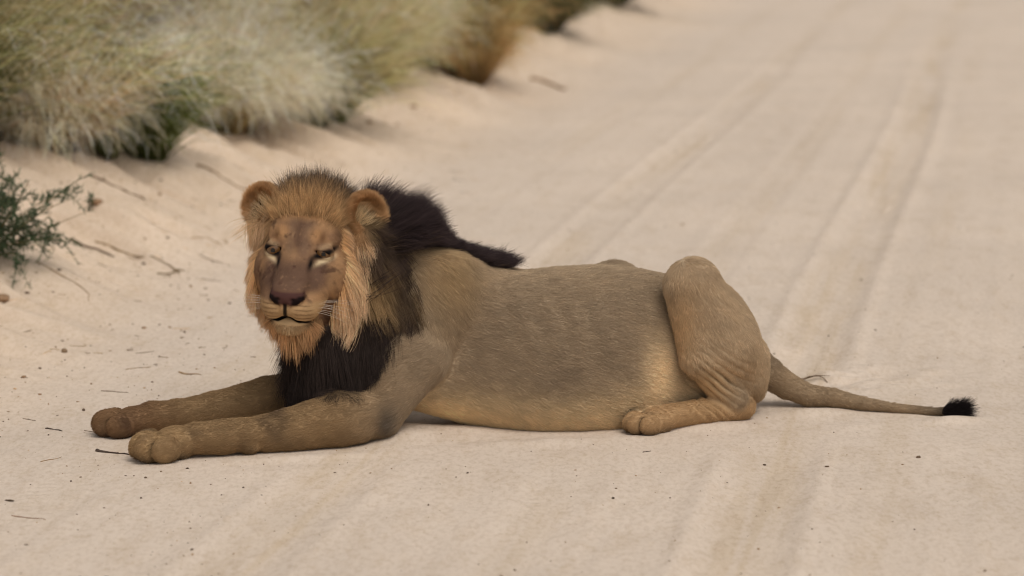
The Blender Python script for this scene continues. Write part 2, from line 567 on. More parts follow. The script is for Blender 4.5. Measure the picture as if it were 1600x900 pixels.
HEAD.append((d_mouth, .006, 's'))
for sg, op in ((1, .0050), (-1, .0082)):                                    # eye slits: its left eye is nearly shut
    R = rotm(-sg * .32, .0, sg * .45)
    HEAD.append((lambda p, sg=sg, R=R, op=op: d_ell(p, EYE * A([1, sg, 1]) + A([.012, 0, 0]), A([.03, .0215, op]), R), .006, 's'))
    hell(EYE * A([1, sg, 1]) + A([-.012, -sg * .002, .0]), (.022, .025, .022), None, .006)   # lids
    HEAD.append((lambda p, sg=sg, R=R, op=op: d_ell(p, EYE * A([1, sg, 1]) + A([.012, 0, 0]), A([.03, .0205, op]), R), .003, 's'))
EARS = {1: (A([-.062, .134, .112]), rotm(.60, -.05, .75)), -1: (A([-.070, -.126, .110]), rotm(-.5, -.05, -.35))}
for sg, (c, R) in EARS.items():
    HEAD.append((lambda p, c=c, R=R: smax(d_ell(p, c, A([.030, .050, .054]), R), -d_ell(p, c + R @ A([.022, 0, .002]), A([.032, .040, .044]), R), .006), .02, 'u'))


def d_head(p):
    q = l2h(p); d = None
    for fn, k, op in HEAD:
        e = fn(q)
        d = e if d is None else (smin(d, e, k) if op == 'u' else smax(d, -e, k))
    return d * HS

_hb = A([h2l((a, b, c)) for a in (-.20, .22) for b in (-.19, .19) for c in (-.165, .185)])
add('head', d_head, _hb.min(0), _hb.max(0), .03)

# ---- sample the field on an uneven grid and extract the surface (surface nets)
xs = A(axis_pts([(-1.50, 0), (-1.02, .0055), (-.52, .0036), (1.48, .0066)]))
ys = A(axis_pts([(-.47, 0), (-.10, .0038), (.34, .0066)]))
zs = A(axis_pts([(-.07, 0), (.36, .0054), (.86, .0036)]))
D = np.full((len(xs), len(ys), len(zs)), .5, np.float32)
for g, fn, lo, hi, k, op in PR:
    m = k + .015
    i0, i1 = np.searchsorted(xs, (lo[0] - m, hi[0] + m)); j0, j1 = np.searchsorted(ys, (lo[1] - m, hi[1] + m)); k0, k1 = np.searchsorted(zs, (lo[2] - m, hi[2] + m))
    if i1 <= i0 or j1 <= j0 or k1 <= k0: continue
    pts = np.stack(np.meshgrid(xs[i0:i1], ys[j0:j1], zs[k0:k1], indexing='ij'), -1)
    if g in ('head', 'trunk'):                          # coarse pass, then only the band near the skin
        st = 4
        e = fn(pts[::st, ::st, ::st].astype(np.float32)).astype(np.float32)
        for ax in range(3): e = np.repeat(e, st, ax)
        e = e[:pts.shape[0], :pts.shape[1], :pts.shape[2]].copy()
        band = np.abs(e) < .038
        e[band] = fn(pts[band].astype(np.float32))
    else:
        e = fn(pts).astype(np.float32)
    D[i0:i1, j0:j1, k0:k1] = smin(D[i0:i1, j0:j1, k0:k1], e, k) if op == 'u' else smax(D[i0:i1, j0:j1, k0:k1], -e, k)
    del pts


def surface_nets(D, xs, ys, zs):
    S = D < 0
    n = [s - 1 for s in D.shape]
    cs = np.zeros(n, np.uint8)
    for a in (0, 1):
        for b in (0, 1):
            for c in (0, 1):
                cs += S[a:a + n[0], b:b + n[1], c:c + n[2]]
    act = (cs > 0) & (cs < 8)
    I, J, K = np.nonzero(act)
    vid = np.full(n, -1, np.int32); vid[I, J, K] = np.arange(len(I))
    acc = np.zeros((len(I), 3)); cnt = np.zeros(len(I))
    corner = {}
    for a in (0, 1):
        for b in (0, 1):
            for c in (0, 1): corner[a, b, c] = D[I + a, J + b, K + c]
    pos = lambda a, b, c: np.stack([xs[I + a], ys[J + b], zs[K + c]], -1)
    for a in corner:
        for ax in range(3):
            if a[ax]: continue
            b = tuple(1 if i == ax else a[i] for i in range(3))
            da, db = corner[a], corner[b]
            x = (da < 0) != (db < 0)
            t = np.where(x, da / np.where(x, da - db, 1), 0)
            pa, pb = pos(*a), pos(*b)
            acc += np.where(x[:, None], pa + (pb - pa) * t[:, None], 0); cnt += x
    V = acc / cnt[:, None]
    F = []
    for ax in range(3):
        o = [(1, 2), (2, 0), (0, 1)][ax]
        sl0 = [slice(None)] * 3; sl1 = [slice(None)] * 3
        sl0[ax] = slice(0, -1); sl1[ax] = slice(1, None)
        ch = S[tuple(sl0)] != S[tuple(sl1)]
        q = np.nonzero(ch); ins = S[tuple(sl0)][q]
        q = [np.array(v) for v in q]
        ok = (q[o[0]] > 0) & (q[o[1]] > 0) & (q[o[0]] < D.shape[o[0]] - 1) & (q[o[1]] < D.shape[o[1]] - 1)
        q = [v[ok] for v in q]; ins = ins[ok]
        def cell(du, dv):
            r = [v.copy() for v in q]; r[o[0]] -= du; r[o[1]] -= dv
            return vid[r[0], r[1], r[2]]
        f = np.stack([cell(1, 1), cell(0, 1), cell(0, 0), cell(1, 0)], 1)
        f[~ins] = f[~ins][:, ::-1]
        F.append(f)
    return V, np.concatenate(F)

V, FQ = surface_nets(D, xs, ys, zs)
del D


def vert_normals(V, F):
    a = V[F[:, 2]] - V[F[:, 0]]; b = V[F[:, 3]] - V[F[:, 1]]
    fn = np.cross(a, b)
    N = np.zeros_like(V)
    for i in range(4):
        for c in range(3): N[:, c] += np.bincount(F[:, i], fn[:, c], len(V))
    return nrm(N)


def smooth(V, F, it, w=.5, mask=None):
    e = np.concatenate([F[:, [0, 1]], F[:, [1, 2]], F[:, [2, 3]], F[:, [3, 0]]])
    deg = np.bincount(e[:, 0], minlength=len(V))
    for _ in range(it):
        S = np.stack([np.bincount(e[:, 0], V[e[:, 1], c], len(V)) for c in range(3)], 1) / deg[:, None]
        V = V + (S - V) * (w if mask is None else (w * mask)[:, None])
    return V

V = smooth(V, FQ, 2, .4)
N = vert_normals(V, FQ)
# which piece of anatomy each vertex belongs to
GROUPS = []
for g, *_ in PR:
    if g not in GROUPS: GROUPS.append(g)
GD = {g: np.full(len(V), 9.) for g in GROUPS}
for g, fn, lo, hi, k, op in PR:
    if op != 'u': continue
    sel = np.all((V > lo - .08) & (V < hi + .08), axis=1)
    if sel.any(): GD[g][sel] = np.minimum(GD[g][sel], fn(V[sel]))
GI = np.argmin(np.stack([GD[g] for g in GROUPS]), 0)
isg = lambda *n: np.isin(GI, [GROUPS.index(q) for q in n])

# folds of loose skin: hind leg, flank behind the elbow
def blob(c, r): return np.exp(-(((V - c) / r) ** 2).sum(1))
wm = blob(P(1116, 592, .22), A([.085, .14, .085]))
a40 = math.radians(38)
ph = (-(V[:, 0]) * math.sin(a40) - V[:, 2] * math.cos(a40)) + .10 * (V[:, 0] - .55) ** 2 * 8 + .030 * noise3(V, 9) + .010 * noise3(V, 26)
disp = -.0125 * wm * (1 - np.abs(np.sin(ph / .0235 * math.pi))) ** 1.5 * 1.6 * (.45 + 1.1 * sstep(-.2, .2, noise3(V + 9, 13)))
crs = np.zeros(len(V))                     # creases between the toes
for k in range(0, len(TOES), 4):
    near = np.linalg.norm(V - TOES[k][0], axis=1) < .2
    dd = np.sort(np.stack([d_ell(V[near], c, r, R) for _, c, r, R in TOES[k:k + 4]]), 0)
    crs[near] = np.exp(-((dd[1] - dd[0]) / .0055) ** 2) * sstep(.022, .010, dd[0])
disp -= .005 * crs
_a, _b = P(652, 478, .2), P(604, 650, .25)   # back edge of the upper arm
_h = np.clip(((V - _a) @ (_b - _a)) / ((_b - _a) @ (_b - _a)), 0, 1)
_q = V - (_a + _h[:, None] * (_b - _a) + A([.012, 0, 0]) * np.sin(_h * math.pi)[:, None])
disp -= .006 * np.exp(-(np.hypot(_q[:, 0], _q[:, 2]) / .028) ** 2) * (V[:, 1] < 0) * isg('trunk', 'nearfore', 'shoulder') * sstep(0, .3, _h)
# faint ribs and muscle relief
rb = blob(P(870, 500, .25), A([.30, .2, .15]))
disp += .0030 * rb * np.sin((V[:, 0] + .25 * V[:, 2] + .03 * noise3(V, 5)) / .080 * 2 * math.pi)
disp += (.006 * noise3(V, 9) + .016 * noise3(V + 4, 3.6)) * ~isg('head', 'nearpaw', 'farpaw', 'hindpaw')
V = V + N * disp[:, None]
N = vert_normals(V, FQ)

HQ = l2h(V)                               # vertices in the head frame


def gauss(d, s): return np.exp(-(d / s) ** 2)


def mixc(c, col, w):
    w = np.clip(w, 0, 1)[:, None]
    return c * (1 - w) + np.asarray(col) * w


def mane_zones(V, N, gi):
    """0..1 weights of the parts of the mane at skin points"""
    inn = lambda *n: np.isin(gi, [GROUPS.index(q) for q in n])
    Q = l2h(V); x, y, z = Q.T; ay = np.abs(y)
    hd = inn('head')
    n = noise3(V, 11.)
    yc = np.interp(V[:, 0], TX, TY)
    Z = {}
    ear = np.zeros(len(V))
    for sg, (ec, R) in EARS.items():
        e = (Q - ec) @ R
        ear = np.maximum(ear, sstep(1.25, 1.0, np.linalg.norm(e / A([.036, .055, .058]), axis=1)))
    ear = ear * sstep(.07, .09, z)
    face = sstep(.045, .005, x + .25 * (z + .02) - .9 * (ay - .09) + .015 * n)
    hn = np.maximum(hd, inn('neck', 'chest') * sstep(-.10, -.07, x) * sstep(-.15, -.12, z) * sstep(.16, .14, ay))
    Z['ruff'] = hn * face * sstep(.055, .075, ay) * sstep(.115, .085, z) * (1 - ear)
    Z['crown'] = hd * sstep(.092, .118, z + .30 * np.minimum(0, -x) + .02 * n + .35 * np.maximum(0, ay - .045)) * (1 - ear) * sstep(.135, .10, ay)
    Z['chin'] = hd * sstep(-.11, -.125, z + .25 * np.maximum(0, x - .1)) * sstep(.16, .11, x) * sstep(.068, .045, ay)
    nk = inn('neck', 'trunk', 'shoulder', 'chest')
    hw = np.interp(V[:, 0], [-.62, -.48, -.38, -.30, -.16, -.08], [.085, .09, .075, .035, .040, .02])
    lat = np.abs(V[:, 1] - yc + .01)
    Z['dorsal'] = nk * sstep(1.15, .75, lat / hw + .25 * n) * sstep(.0, .35, N[:, 2]) * sstep(-.08, -.13, V[:, 0]) * (V[:, 2] > .42) * sstep(.16, .22, np.linalg.norm((Q - A([-.06, 0, .05])) * A([1, .9, 1]), axis=1) + .12 * (x < -.1))
    # edge of the mane on the side of the neck
    edge = -.45 + .07 * n - .72 * np.maximum(0, .40 - V[:, 2])
    inm = sstep(.03, -.03, V[:, 0] - edge)
    Z['side'] = nk * inm * sstep(.38, .45, V[:, 2]) * (1 - Z['dorsal']) * (1 - .8 * Z['ruff'])
    Z['throat'] = np.maximum(nk, inn('nearfore') * .6 * sstep(-.77, -.73, V[:, 0]) * sstep(.150, .172, V[:, 2])) * inm * sstep(.48, .41, V[:, 2]) * sstep(.12, .16, V[:, 2]) * (1 - Z['ruff'])
    return Z

MANE = dict(ruff=lin(196, 150, 104), crown=lin(170, 128, 84), chin=lin(190, 150, 108), dorsal=lin(50, 41, 40), side=lin(130, 106, 76), throat=lin(56, 46, 41))


def paint(V, N, gi):
    """the coat's own colours"""
    inn = lambda *n: np.isin(gi, [GROUPS.index(q) for q in n])
    Q = l2h(V)
    n1 = noise3(V, 6.); n2 = noise3(V, 22.)
    c = np.tile(lin(154, 134, 109), (len(V), 1))
    c = mixc(c, lin(144, 125, 102), .5 * sstep(-.15, .3, n1))
    c = mixc(c, lin(174, 152, 124), .8 * sstep(.42, .52, V[:, 2] + .06 * n1) * inn('trunk'))  # sky highlight along the top of the back, painted into the coat
    c = mixc(c, lin(176, 153, 124), inn('thigh') * .95)
    blobp = lambda p, r: np.exp(-(((V - p) / r) ** 2).sum(1))
    # warm shoulder, pale underside
    c = mixc(c, lin(174, 146, 106), .8 * blobp(P(690, 420, .1), A([.10, .3, .13])))
    low = inn('trunk', 'chest') * sstep(.21, .04, V[:, 2] + .08 * n1)
    c = mixc(c, lin(218, 192, 150), low * .75)
    c = mixc(c, lin(222, 196, 156), 1.0 * blobp(P(1025, 585, .2), A([.06, .2, .12])) * inn('trunk', 'shin', 'thigh'))
    c = mixc(c, lin(222, 196, 152), .9 * blobp(P(690, 650, .15), A([.11, .2, .05])) * inn('trunk', 'chest'))
    # legs
    leg = inn('nearfore', 'farfore', 'nearpaw', 'farpaw')
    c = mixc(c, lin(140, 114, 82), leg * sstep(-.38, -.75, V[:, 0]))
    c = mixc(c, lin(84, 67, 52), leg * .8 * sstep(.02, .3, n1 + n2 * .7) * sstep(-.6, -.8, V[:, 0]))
    c = mixc(c, lin(70, 66, 64), .8 * blobp(P(606, 655, .24), A([.035, .12, .05])))
    c = mixc(c, lin(112, 80, 56), .6 * inn('farpaw', 'farfore') * sstep(-1.1, -1.3, V[:, 0]))
    hind = inn('thigh', 'shin', 'hindfoot', 'hindpaw')
    c = mixc(c, lin(190, 156, 114), hind * (.7 * blobp(P(1062, 510, .25), A([.045, .2, .13])) + .7 * blobp(P(1105, 605, .25), A([.08, .2, .08]))))
    c = mixc(c, lin(168, 134, 94), inn('hindfoot', 'hindpaw') * .8)
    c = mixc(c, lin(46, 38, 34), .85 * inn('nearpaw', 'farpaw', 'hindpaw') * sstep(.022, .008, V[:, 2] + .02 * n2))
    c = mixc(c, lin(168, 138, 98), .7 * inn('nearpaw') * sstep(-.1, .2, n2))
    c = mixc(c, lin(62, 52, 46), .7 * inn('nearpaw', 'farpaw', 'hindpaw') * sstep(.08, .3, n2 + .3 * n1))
    # tail
    c = mixc(c, lin(150, 124, 92), inn('tail') * .3)
    c = mixc(c, lin(40, 34, 32), inn('tail') * sstep(1.24, 1.40, V[:, 0]) * .9)
    c = mixc(c, lin(120, 104, 86), inn('tail') * .5 * sstep(0, .25, n1))
    # ---- head
    hd = sstep(.30, .22, np.linalg.norm(Q - A([0, 0, -.01]), axis=1)) * inn('head')
    x, y, z = Q.T; ay = np.abs(y)
    f = np.tile(lin(164, 128, 92), (len(V), 1))
    n3 = noise3(V, 48.); n4 = noise3(V + 5., 90.)
    f = mixc(f, lin(128, 98, 74), sstep(-.1, .2, n2))
    # dark scarred bridge and cheeks
    f = mixc(f, lin(92, 68, 56), .9 * sstep(.05, .10, x) * sstep(.045, .0, z) * sstep(-.055, -.03, z) * sstep(.09, .06, ay))
    f = mixc(f, lin(104, 80, 64), .7 * sstep(.02, -.02, np.abs(z + .01) - .03) * sstep(.1, .05, ay) * (x > .03))
    f = mixc(f, lin(116, 92, 74), .7 * sstep(.03, .0, np.abs(ay - .018)) * sstep(.02, .05, z))
    f = mixc(f, lin(84, 62, 50), .7 * gauss(ay, .012) * sstep(.03, .06, z) * (x > -.02))           # forehead stripe
    f = mixc(f, lin(176, 134, 92), .8 * np.exp(-((ay - .043) / .016) ** 2 - ((z - .078) / .016) ** 2))     # brow spots
    f = mixc(f, lin(96, 66, 44), .8 * np.exp(-((ay - .056) / .008) ** 2 - ((z - .072) / .013) ** 2))
    f = mixc(f, lin(112, 84, 64), .8 * sstep(-.1, .15, n2) * sstep(.05, .08, ay) * sstep(.01, -.06, z) * (x > -.02))
    f = mixc(f, lin(82, 58, 46), .75 * sstep(.06, .26, n3) * sstep(.0, .05, x))
    f = mixc(f, lin(176, 140, 104), .22 * sstep(.10, .28, n4) * sstep(.0, .05, x))
    # eye rims, pale patch below
    for sg in (1, -1):
        e = Q - EYE * A([1, sg, 1])
        u = e[:, 1] * sg; t = .32 * u; zz = e[:, 2] - t
        f = mixc(f, lin(208, 186, 150), 1.1 * np.exp(-((u - .003) / .0200) ** 4 - ((zz + .0175) / .0060) ** 2) * (x > .03))
        f = mixc(f, lin(176, 150, 116), .6 * np.exp(-((u) / .018) ** 4 - ((zz - .016) / .005) ** 2) * (x > .03))
        op = .0095 if sg > 0 else .0130
        rim = np.exp(-((u / .0260) ** 2 + (zz / op) ** 2) ** 2)
        f = mixc(f, lin(20, 15, 13), rim * 1.2 * (x > .02))
        f = mixc(f, lin(24, 18, 15), 1.1 * np.exp(-((u + .024) / .005) ** 2 - ((e[:, 2] + .020) / .014) ** 2) * (x > .05))     # tear line
    # muzzle pads, chin, nose, mouth
    pad = sstep(.09, .115, x) * sstep(-.058, -.074, z + .25 * np.maximum(0, .03 - ay)) * sstep(-.135, -.12, z)
    f = mixc(f, lin(188, 156, 114), pad * .9)
    row = np.abs(((z + .07 + .06 * (ay - .03)) / .0105) % 1 - .5) * 2
    f = mixc(f, lin(112, 82, 56), pad * .75 * sstep(.5, .9, row) * sstep(.012, .028, ay) * sstep(.07, .055, ay) * sstep(-.25, .1, n2))
    f = mixc(f, lin(216, 186, 144), .95 * sstep(.10, .13, x) * sstep(-.108, -.118, z) * sstep(.050, .030, ay) * sstep(-.152, -.138, z))
    ns = sstep(.164, .174, x) * sstep(-.073, -.064, z) * sstep(.045, .039, ay + 1.1 * np.maximum(0, -.055 - z))
    f = mixc(f, lin(78, 52, 47), ns * sstep(-.034, -.042, z))
    f = mixc(f, lin(28, 17, 16), ns * sstep(.010, .020, ay) * sstep(-.048, -.054, z))
    f = mixc(f, lin(26, 16, 15), ns * sstep(.024, .033, ay + 1.1 * np.maximum(0, -.055 - z)) * sstep(-.044, -.050, z))
    f = mixc(f, lin(18, 12, 11), .95 * sstep(.0065, .003, ay) * sstep(-.062, -.068, z) * sstep(-.112, -.106, z) * (x > .165))
    zl = -.1030 - .012 * sstep(.0, .03, ay) - .016 * sstep(.03, .07, ay)
    f = mixc(f, lin(14, 10, 9), 1.1 * sstep(.0072, .004, np.abs(z - zl)) * sstep(.07, .05, ay) * (x > .11))
    # crown, temples and ears: orange
    f = mixc(f, lin(186, 142, 96), sstep(.085, .115, z - .3 * x + .02 * n2))
    f = mixc(f, lin(186, 144, 100), .9 * sstep(.02, -.03, x - .0 * z))
    for sg, (ec, R) in EARS.items():
        e = (Q - ec) @ R
        inear = np.exp(-((np.linalg.norm(e / A([.04, .06, .064]), axis=1)) ** 6))
        f = mixc(f, lin(188, 148, 104), inear)
        f = mixc(f, lin(40, 30, 26), inear * sstep(.9, .5, np.linalg.norm((e - A([.01, -.004 * sg, -.012])) / A([.04, .030, .034]), axis=1)) * (e[:, 0] > -.012))
        f = mixc(f, lin(58, 46, 38), inear * (e[:, 0] < -.01) * .7)
    f = f * np.where(x > .0, .86, 1.)[:, None] * A([1.0, .97, .95])
    c = c * (1 - hd[:, None]) + f * hd[:, None]
    for k, w in mane_zones(V, N, gi).items():
        c = mixc(c, MANE[k] * .6, w)
    return np.clip(c * (1 + .12 * n2[:, None]), .003, 1)

VC = paint(V, N, GI)
_nh = 1. - isg('head')
VC = smooth(VC, FQ, 16, .6, _nh)
VC = VC * (1 - .8 * crs)[:, None]  # shade between the toes painted into the colour
VC = VC * (1 - .65 * np.clip(-disp / .010, 0, 1) * wm)[:, None]       # crease shade painted into the skin folds
m_skin = attr_mat('lion_skin', .8, .1, 0, (30, .08))
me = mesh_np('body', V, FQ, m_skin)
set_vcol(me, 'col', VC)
lion = new_obj('lion', None, None, label='big dark-maned male lion lying across the sandy track', category='lion')
lion.location = LION_C
lion.rotation_euler = (0, 0, LION_T)
body = new_obj('body', me, lion)
print('TIME body', _t.time() - _T0)

# ---- short coat: which way it lies and how long it is, per vertex
comb = np.tile(A([1., 0, -.35]), (len(V), 1))
flen = np.full(len(V), .023)
def setc(mask, v, l=None):
    comb[mask] = v
    if l: flen[mask] = l
setc(isg('nearfore'), (-1., -.12, -.25), .017)
setc(isg('farfore'), (-1., 0, -.25), .017)
setc(isg('nearpaw', 'farpaw'), (-1., -.1, -.35), .013)
setc(isg('shoulder'), (.35, 0, -1.), .024)
setc(isg('chest', 'neck'), (.3, 0, -1.), .03)
setc(isg('thigh', 'farthigh'), (.45, 0, -1.), .020)
setc(isg('shin'), (.5, 0, -1.), .014)
setc(isg('hindfoot'), (-1., 0, -.3), .014)
setc(isg('hindpaw'), (-1., 0, -.3), .011)
setc(isg('tail'), (1., -.2, -.4), .016)
hm = isg('head')
fc = HQ - A([.20, 0, -.05])
fc = nrm(fc + A([-.02, 0, 0]))
comb[hm] = (fc @ HM.T)[hm]
flen[hm] = (.006 + .016 * sstep(.06, -.02, HQ[:, 0]) + .020 * sstep(-.112, -.125, HQ[:, 2]))[hm]
for sg, (ec, R) in EARS.items():
    e = (HQ - ec) @ R
    w = hm & (np.linalg.norm(e / A([.036, .055, .058]), axis=1) < 1.1) & (HQ[:, 2] > .075)
    comb[w] = (nrm(e * A([.2, 1, 1]) + A([.0, 0, .02])) @ R.T @ HM.T)[w]
    flen[w] = .024
nose_m = hm & (HQ[:, 0] > .166) & (HQ[:, 2] > -.062) & (HQ[:, 2] < -.018) & (np.abs(HQ[:, 1]) < .036)
flen[nose_m] = .0004
for sg in (1, -1):
    e = HQ - EYE * A([1, sg, 1]); u = e[:, 1] * sg
    flen[hm & ((u / .026) ** 2 + ((e[:, 2] - .32 * u) / .013) ** 2 < 1)] = .0006
lips = hm & (np.abs(HQ[:, 2] + .112) < .012) & (HQ[:, 0] > .12)
flen[lips] = .002
flen *= 1 - .6 * np.clip(wm * 1.3, 0, 1)
warm = blob(P(690, 425, .1), A([.11, .3, .14])); flen += .022 * warm
elb = blob(P(612, 652, .24), A([.03, .1, .05])); flen += .02 * elb
comb += .10 * np.stack([noise3(V + i * 3.1, 7.) for i in range(3)], 1) * (~hm)[:, None]
comb += warm[:, None] * A([.6, 0, .1])
comb = smooth(comb, FQ, 45, .7, _nh); flen = smooth(np.repeat(flen[:, None], 3, 1), FQ, 30, .7, _nh)[:, 0]
VC2 = VC.copy()

# ---- scatter roots on the skin
TRI = np.concatenate([FQ[:, [0, 1, 2]], FQ[:, [0, 2, 3]]])
ta = .5 * np.linalg.norm(np.cross(V[TRI[:, 1]] - V[TRI[:, 0]], V[TRI[:, 2]] - V[TRI[:, 0]]), axis=1)


def scatter(n, wv=None):
    w = ta if wv is None else ta * wv[TRI].mean(1)
    c = np.cumsum(w); t = np.searchsorted(c, rng.random(n) * c[-1])
    t = np.minimum(t, len(TRI) - 1)
    a, b = rng.random(n), rng.random(n)
    f = a + b > 1; a[f] = 1 - a[f]; b[f] = 1 - b[f]
    W = np.stack([1 - a - b, a, b], 1)
    I = TRI[t]
    ip = lambda X: (X[I] * (W[..., None] if X.ndim == 2 else W)).sum(1)
    return ip


seen = sstep(-.35, .05, N[:, 1] * -1 + .5 * N[:, 2] + .12)     # the far flank needs less
dens = (.25 + .75 * seen) * (1 + 1.6 * hm) * (V[:, 2] > .004)
ip = scatter(520000, dens)
p0, nn, cb, fl, cl = ip(V), nrm(ip(N)), ip(comb), ip(flen), ip(VC2)
n = len(p0)
tg = nrm(cb - nn * (cb * nn).sum(1, keepdims=True))
d0 = nrm(tg + nn * (.20 + .16 * rng.random((n, 1))) + .11 * rng.standard_normal((n, 3)))
L = (fl * (.65 + .6 * rng.random(n)))[:, None]
p1 = p0 - nn * .001 + d0 * L * .5
p2 = p1 + nrm(d0 + tg * .7 - nn * .22) * L * .5
pts = np.stack([p0 - nn * .002, p1, p2], 1)
rad = A([.00042, .00036, .00010])
br = np.exp(.10 * rng.standard_normal(n) + .42 * noise3(p0 * A([.45, 1, 1.3]), 55.) + .10 * noise3(p0, 13.))[:, None]
hmask = ip(hm.astype(float))
pale = (rng.random(n) < .010)[:, None]
cl = cl * (1 + .17 * (1 - hmask))[:, None]
cl = np.clip(np.where(pale, cl * 1.6 + .03, cl * br), 0, .9)
m_fur = attr_mat('lion_fur', .7, .10, .15)
hair('coat', pts, rad, cl, m_fur, lion, label='short grey-tawny coat fur')
print('TIME coat', _t.time() - _T0)

# ---- mane
from mathutils import kdtree


def strands(ip_or, n, Lf, dirf, grav, col, colj=.18, k=8, rad=.00055, clump=.55, ncl=900, tipcol=None, curl=.25, lift=.0):
    p0, nn = ip_or(V), nrm(ip_or(N))
    d = dirf(p0, nn)
    d = nrm(d - nn * np.minimum(0, (d * nn).sum(1, keepdims=True)) + nn * .12)
    L = Lf(p0) * (.6 + .55 * rng.random(n))
    pts = np.zeros((n, k, 3)); pts[:, 0] = p0 - nn * .003
    j = rng.standard_normal((n, 3)) * curl
    for i in range(1, k):
        t = i / (k - 1)
        dd = nrm(d + grav * t * A([0, 0, -1.]) + j * (.35 + t))
        pts[:, i] = pts[:, i - 1] + dd * (L / (k - 1))[:, None]
    # clumps: tips gather round a leader strand
    lead = rng.choice(n, min(ncl, n), replace=False)
    kd = kdtree.KDTree(len(lead))
    for q, i in enumerate(lead): kd.insert(p0[i], q)
    kd.balance()
    near = lead[A([kd.find(q)[1] for q in p0])]
    tt = (np.arange(k) / (k - 1)) ** 1.3
    amt = clump * (.6 + .6 * rng.random(n))[:, None, None] * tt[None, :, None]
    amt = np.clip(amt, 0, .92)
    q = pts[near] - pts
    pts = pts + q * amt
    base = col(p0)
    tone = np.exp(np.clip(.20 * rng.standard_normal(n), -.3, .25))[near][:, None] * np.exp(colj * rng.standard_normal((n, 1)))
    c = (base * tone)[:, None, :].repeat(k, 1)
    if tipcol is not None:
        w = (np.linspace(0, 1, k) ** 1.4)[None, :, None]
        c = c * (1 - w) + (np.asarray(tipcol(p0)) * tone)[:, None, :] * w
    r = rad * np.linspace(1, .25, k)
    return pts, np.broadcast_to(r, (n, k)), np.clip(c, .002, .9)

Zn = mane_zones(V, N, GI)
hdir = lambda v: HM @ A(v)                     # head-frame direction -> lion frame
PARTS = []
cst = lambda c: (lambda p: np.tile(c, (len(p), 1)))
# crown tuft: orange, standing, greyer tips
n = 9500
def d_crown(p, nn):
    q = l2h(p)
    return nrm(nn * .6 + hdir((-.35, 0, .8)) + (q[:, 1:2] * 5.0) * hdir((0, 1, 0)) + .22 * rng.standard_normal(p.shape))
def c_crown(p):
    q = l2h(p); w = sstep(-.045, -.10, q[:, 0] - .25 * (np.abs(q[:, 1]) - .05))[:, None]
    return lin(182, 146, 104) * (1 - w) + lin(60, 50, 48) * w
def ct_crown(p):
    q = l2h(p); w = sstep(.0, -.06, q[:, 0])[:, None]
    return lin(200, 160, 112) * (1 - w) + lin(70, 58, 52) * w
PARTS.append(strands(scatter(n, Zn['crown']), n, lambda p: .05 + .075 * sstep(.03, -.06, l2h(p)[:, 0]) * rng.random(len(p)) ** .6 * (1 - 5 * np.maximum(0, np.abs(l2h(p)[:, 1]) - .03)), d_crown, .15, c_crown, tipcol=ct_crown, ncl=600, clump=.5))
n = 420                                        # loose wisps standing up from the crown
PARTS.append(strands(scatter(n, Zn['crown']), n, lambda p: .12 + 0 * p[:, 0], d_crown, .1, c_crown, tipcol=ct_crown, ncl=300, clump=.2, curl=.3, rad=.0006))
# dark mane along the nape
n = 26000
def d_dors(p, nn):
    w = sstep(-.45, -.25, p[:, 0])[:, None]
    side = np.sign(p[:, 1:2] - np.interp(p[:, 0], TX, TY)[:, None] + .02)
    return nrm(nn * (.95 - .75 * w) + A([.85, 0, .20]) + .12 * rng.standard_normal(p.shape) + side * A([0, .12, 0]))
PARTS.append(strands(scatter(n, Zn['dorsal']), n, lambda p: (.155 - .095 * sstep(-.46, -.30, p[:, 0]) + .03 * sstep(-.25, -.15, p[:, 0])) * (.5 + .7 * rng.random(len(p))), d_dors, .32, lambda p: np.where((noise3(p, 16.) + .10 * rng.standard_normal(len(p)) > .17)[:, None], lin(112, 92, 72), lin(58, 48, 46)), tipcol=cst(lin(66, 54, 54)), ncl=700, curl=.2))
# side of the neck: tan and dark mixed
n = 24000
def d_side(p, nn):
    return nrm(nn * .35 + A([.45, 0, -.8]))
def c_side(p):
    w = sstep(.0, .22, noise3(p, 8.) + .25 * sstep(.62, .70, p[:, 2]) - .03)[:, None]
    w2 = sstep(.48, .40, p[:, 2])[:, None]
    c = lin(168, 138, 98) * (1 - w) + lin(84, 68, 55) * w
    ed = -.45 - .72 * np.maximum(0, .40 - p[:, 2])
    w3 = (.75 * sstep(.09, .02, np.abs(ed - .02 - p[:, 0]) + .08 * noise3(p, 14.)))[:, None]
    c = c * (1 - w3) + lin(66, 54, 46) * w3
    return c * (1 - w2) + lin(72, 58, 48) * w2
PARTS.append(strands(scatter(n, Zn['side']), n, lambda p: .11 + 0 * p[:, 0], d_side, .6, c_side, ncl=700, curl=.15))
# throat and chest: long and dark
n = 30000
def d_thr(p, nn):
    return nrm(nn * .30 + A([.10, -.05, -1.]))
def c_thr(p):
    w = sstep(.05, .3, noise3(p, 10.))[:, None]
    return lin(58, 48, 43) * (1 - w) + lin(92, 72, 57) * w
PARTS.append(strands(scatter(n, Zn['throat']), n, lambda p: (.12 + .05 * sstep(-.55, -.68, p[:, 0])) * (.35 + .65 * sstep(.16, .22, p[:, 2])) * (.55 + .65 * rng.random(len(p))), d_thr, .8, c_thr, ncl=700, curl=.15, tipcol=cst(lin(52, 43, 39))))
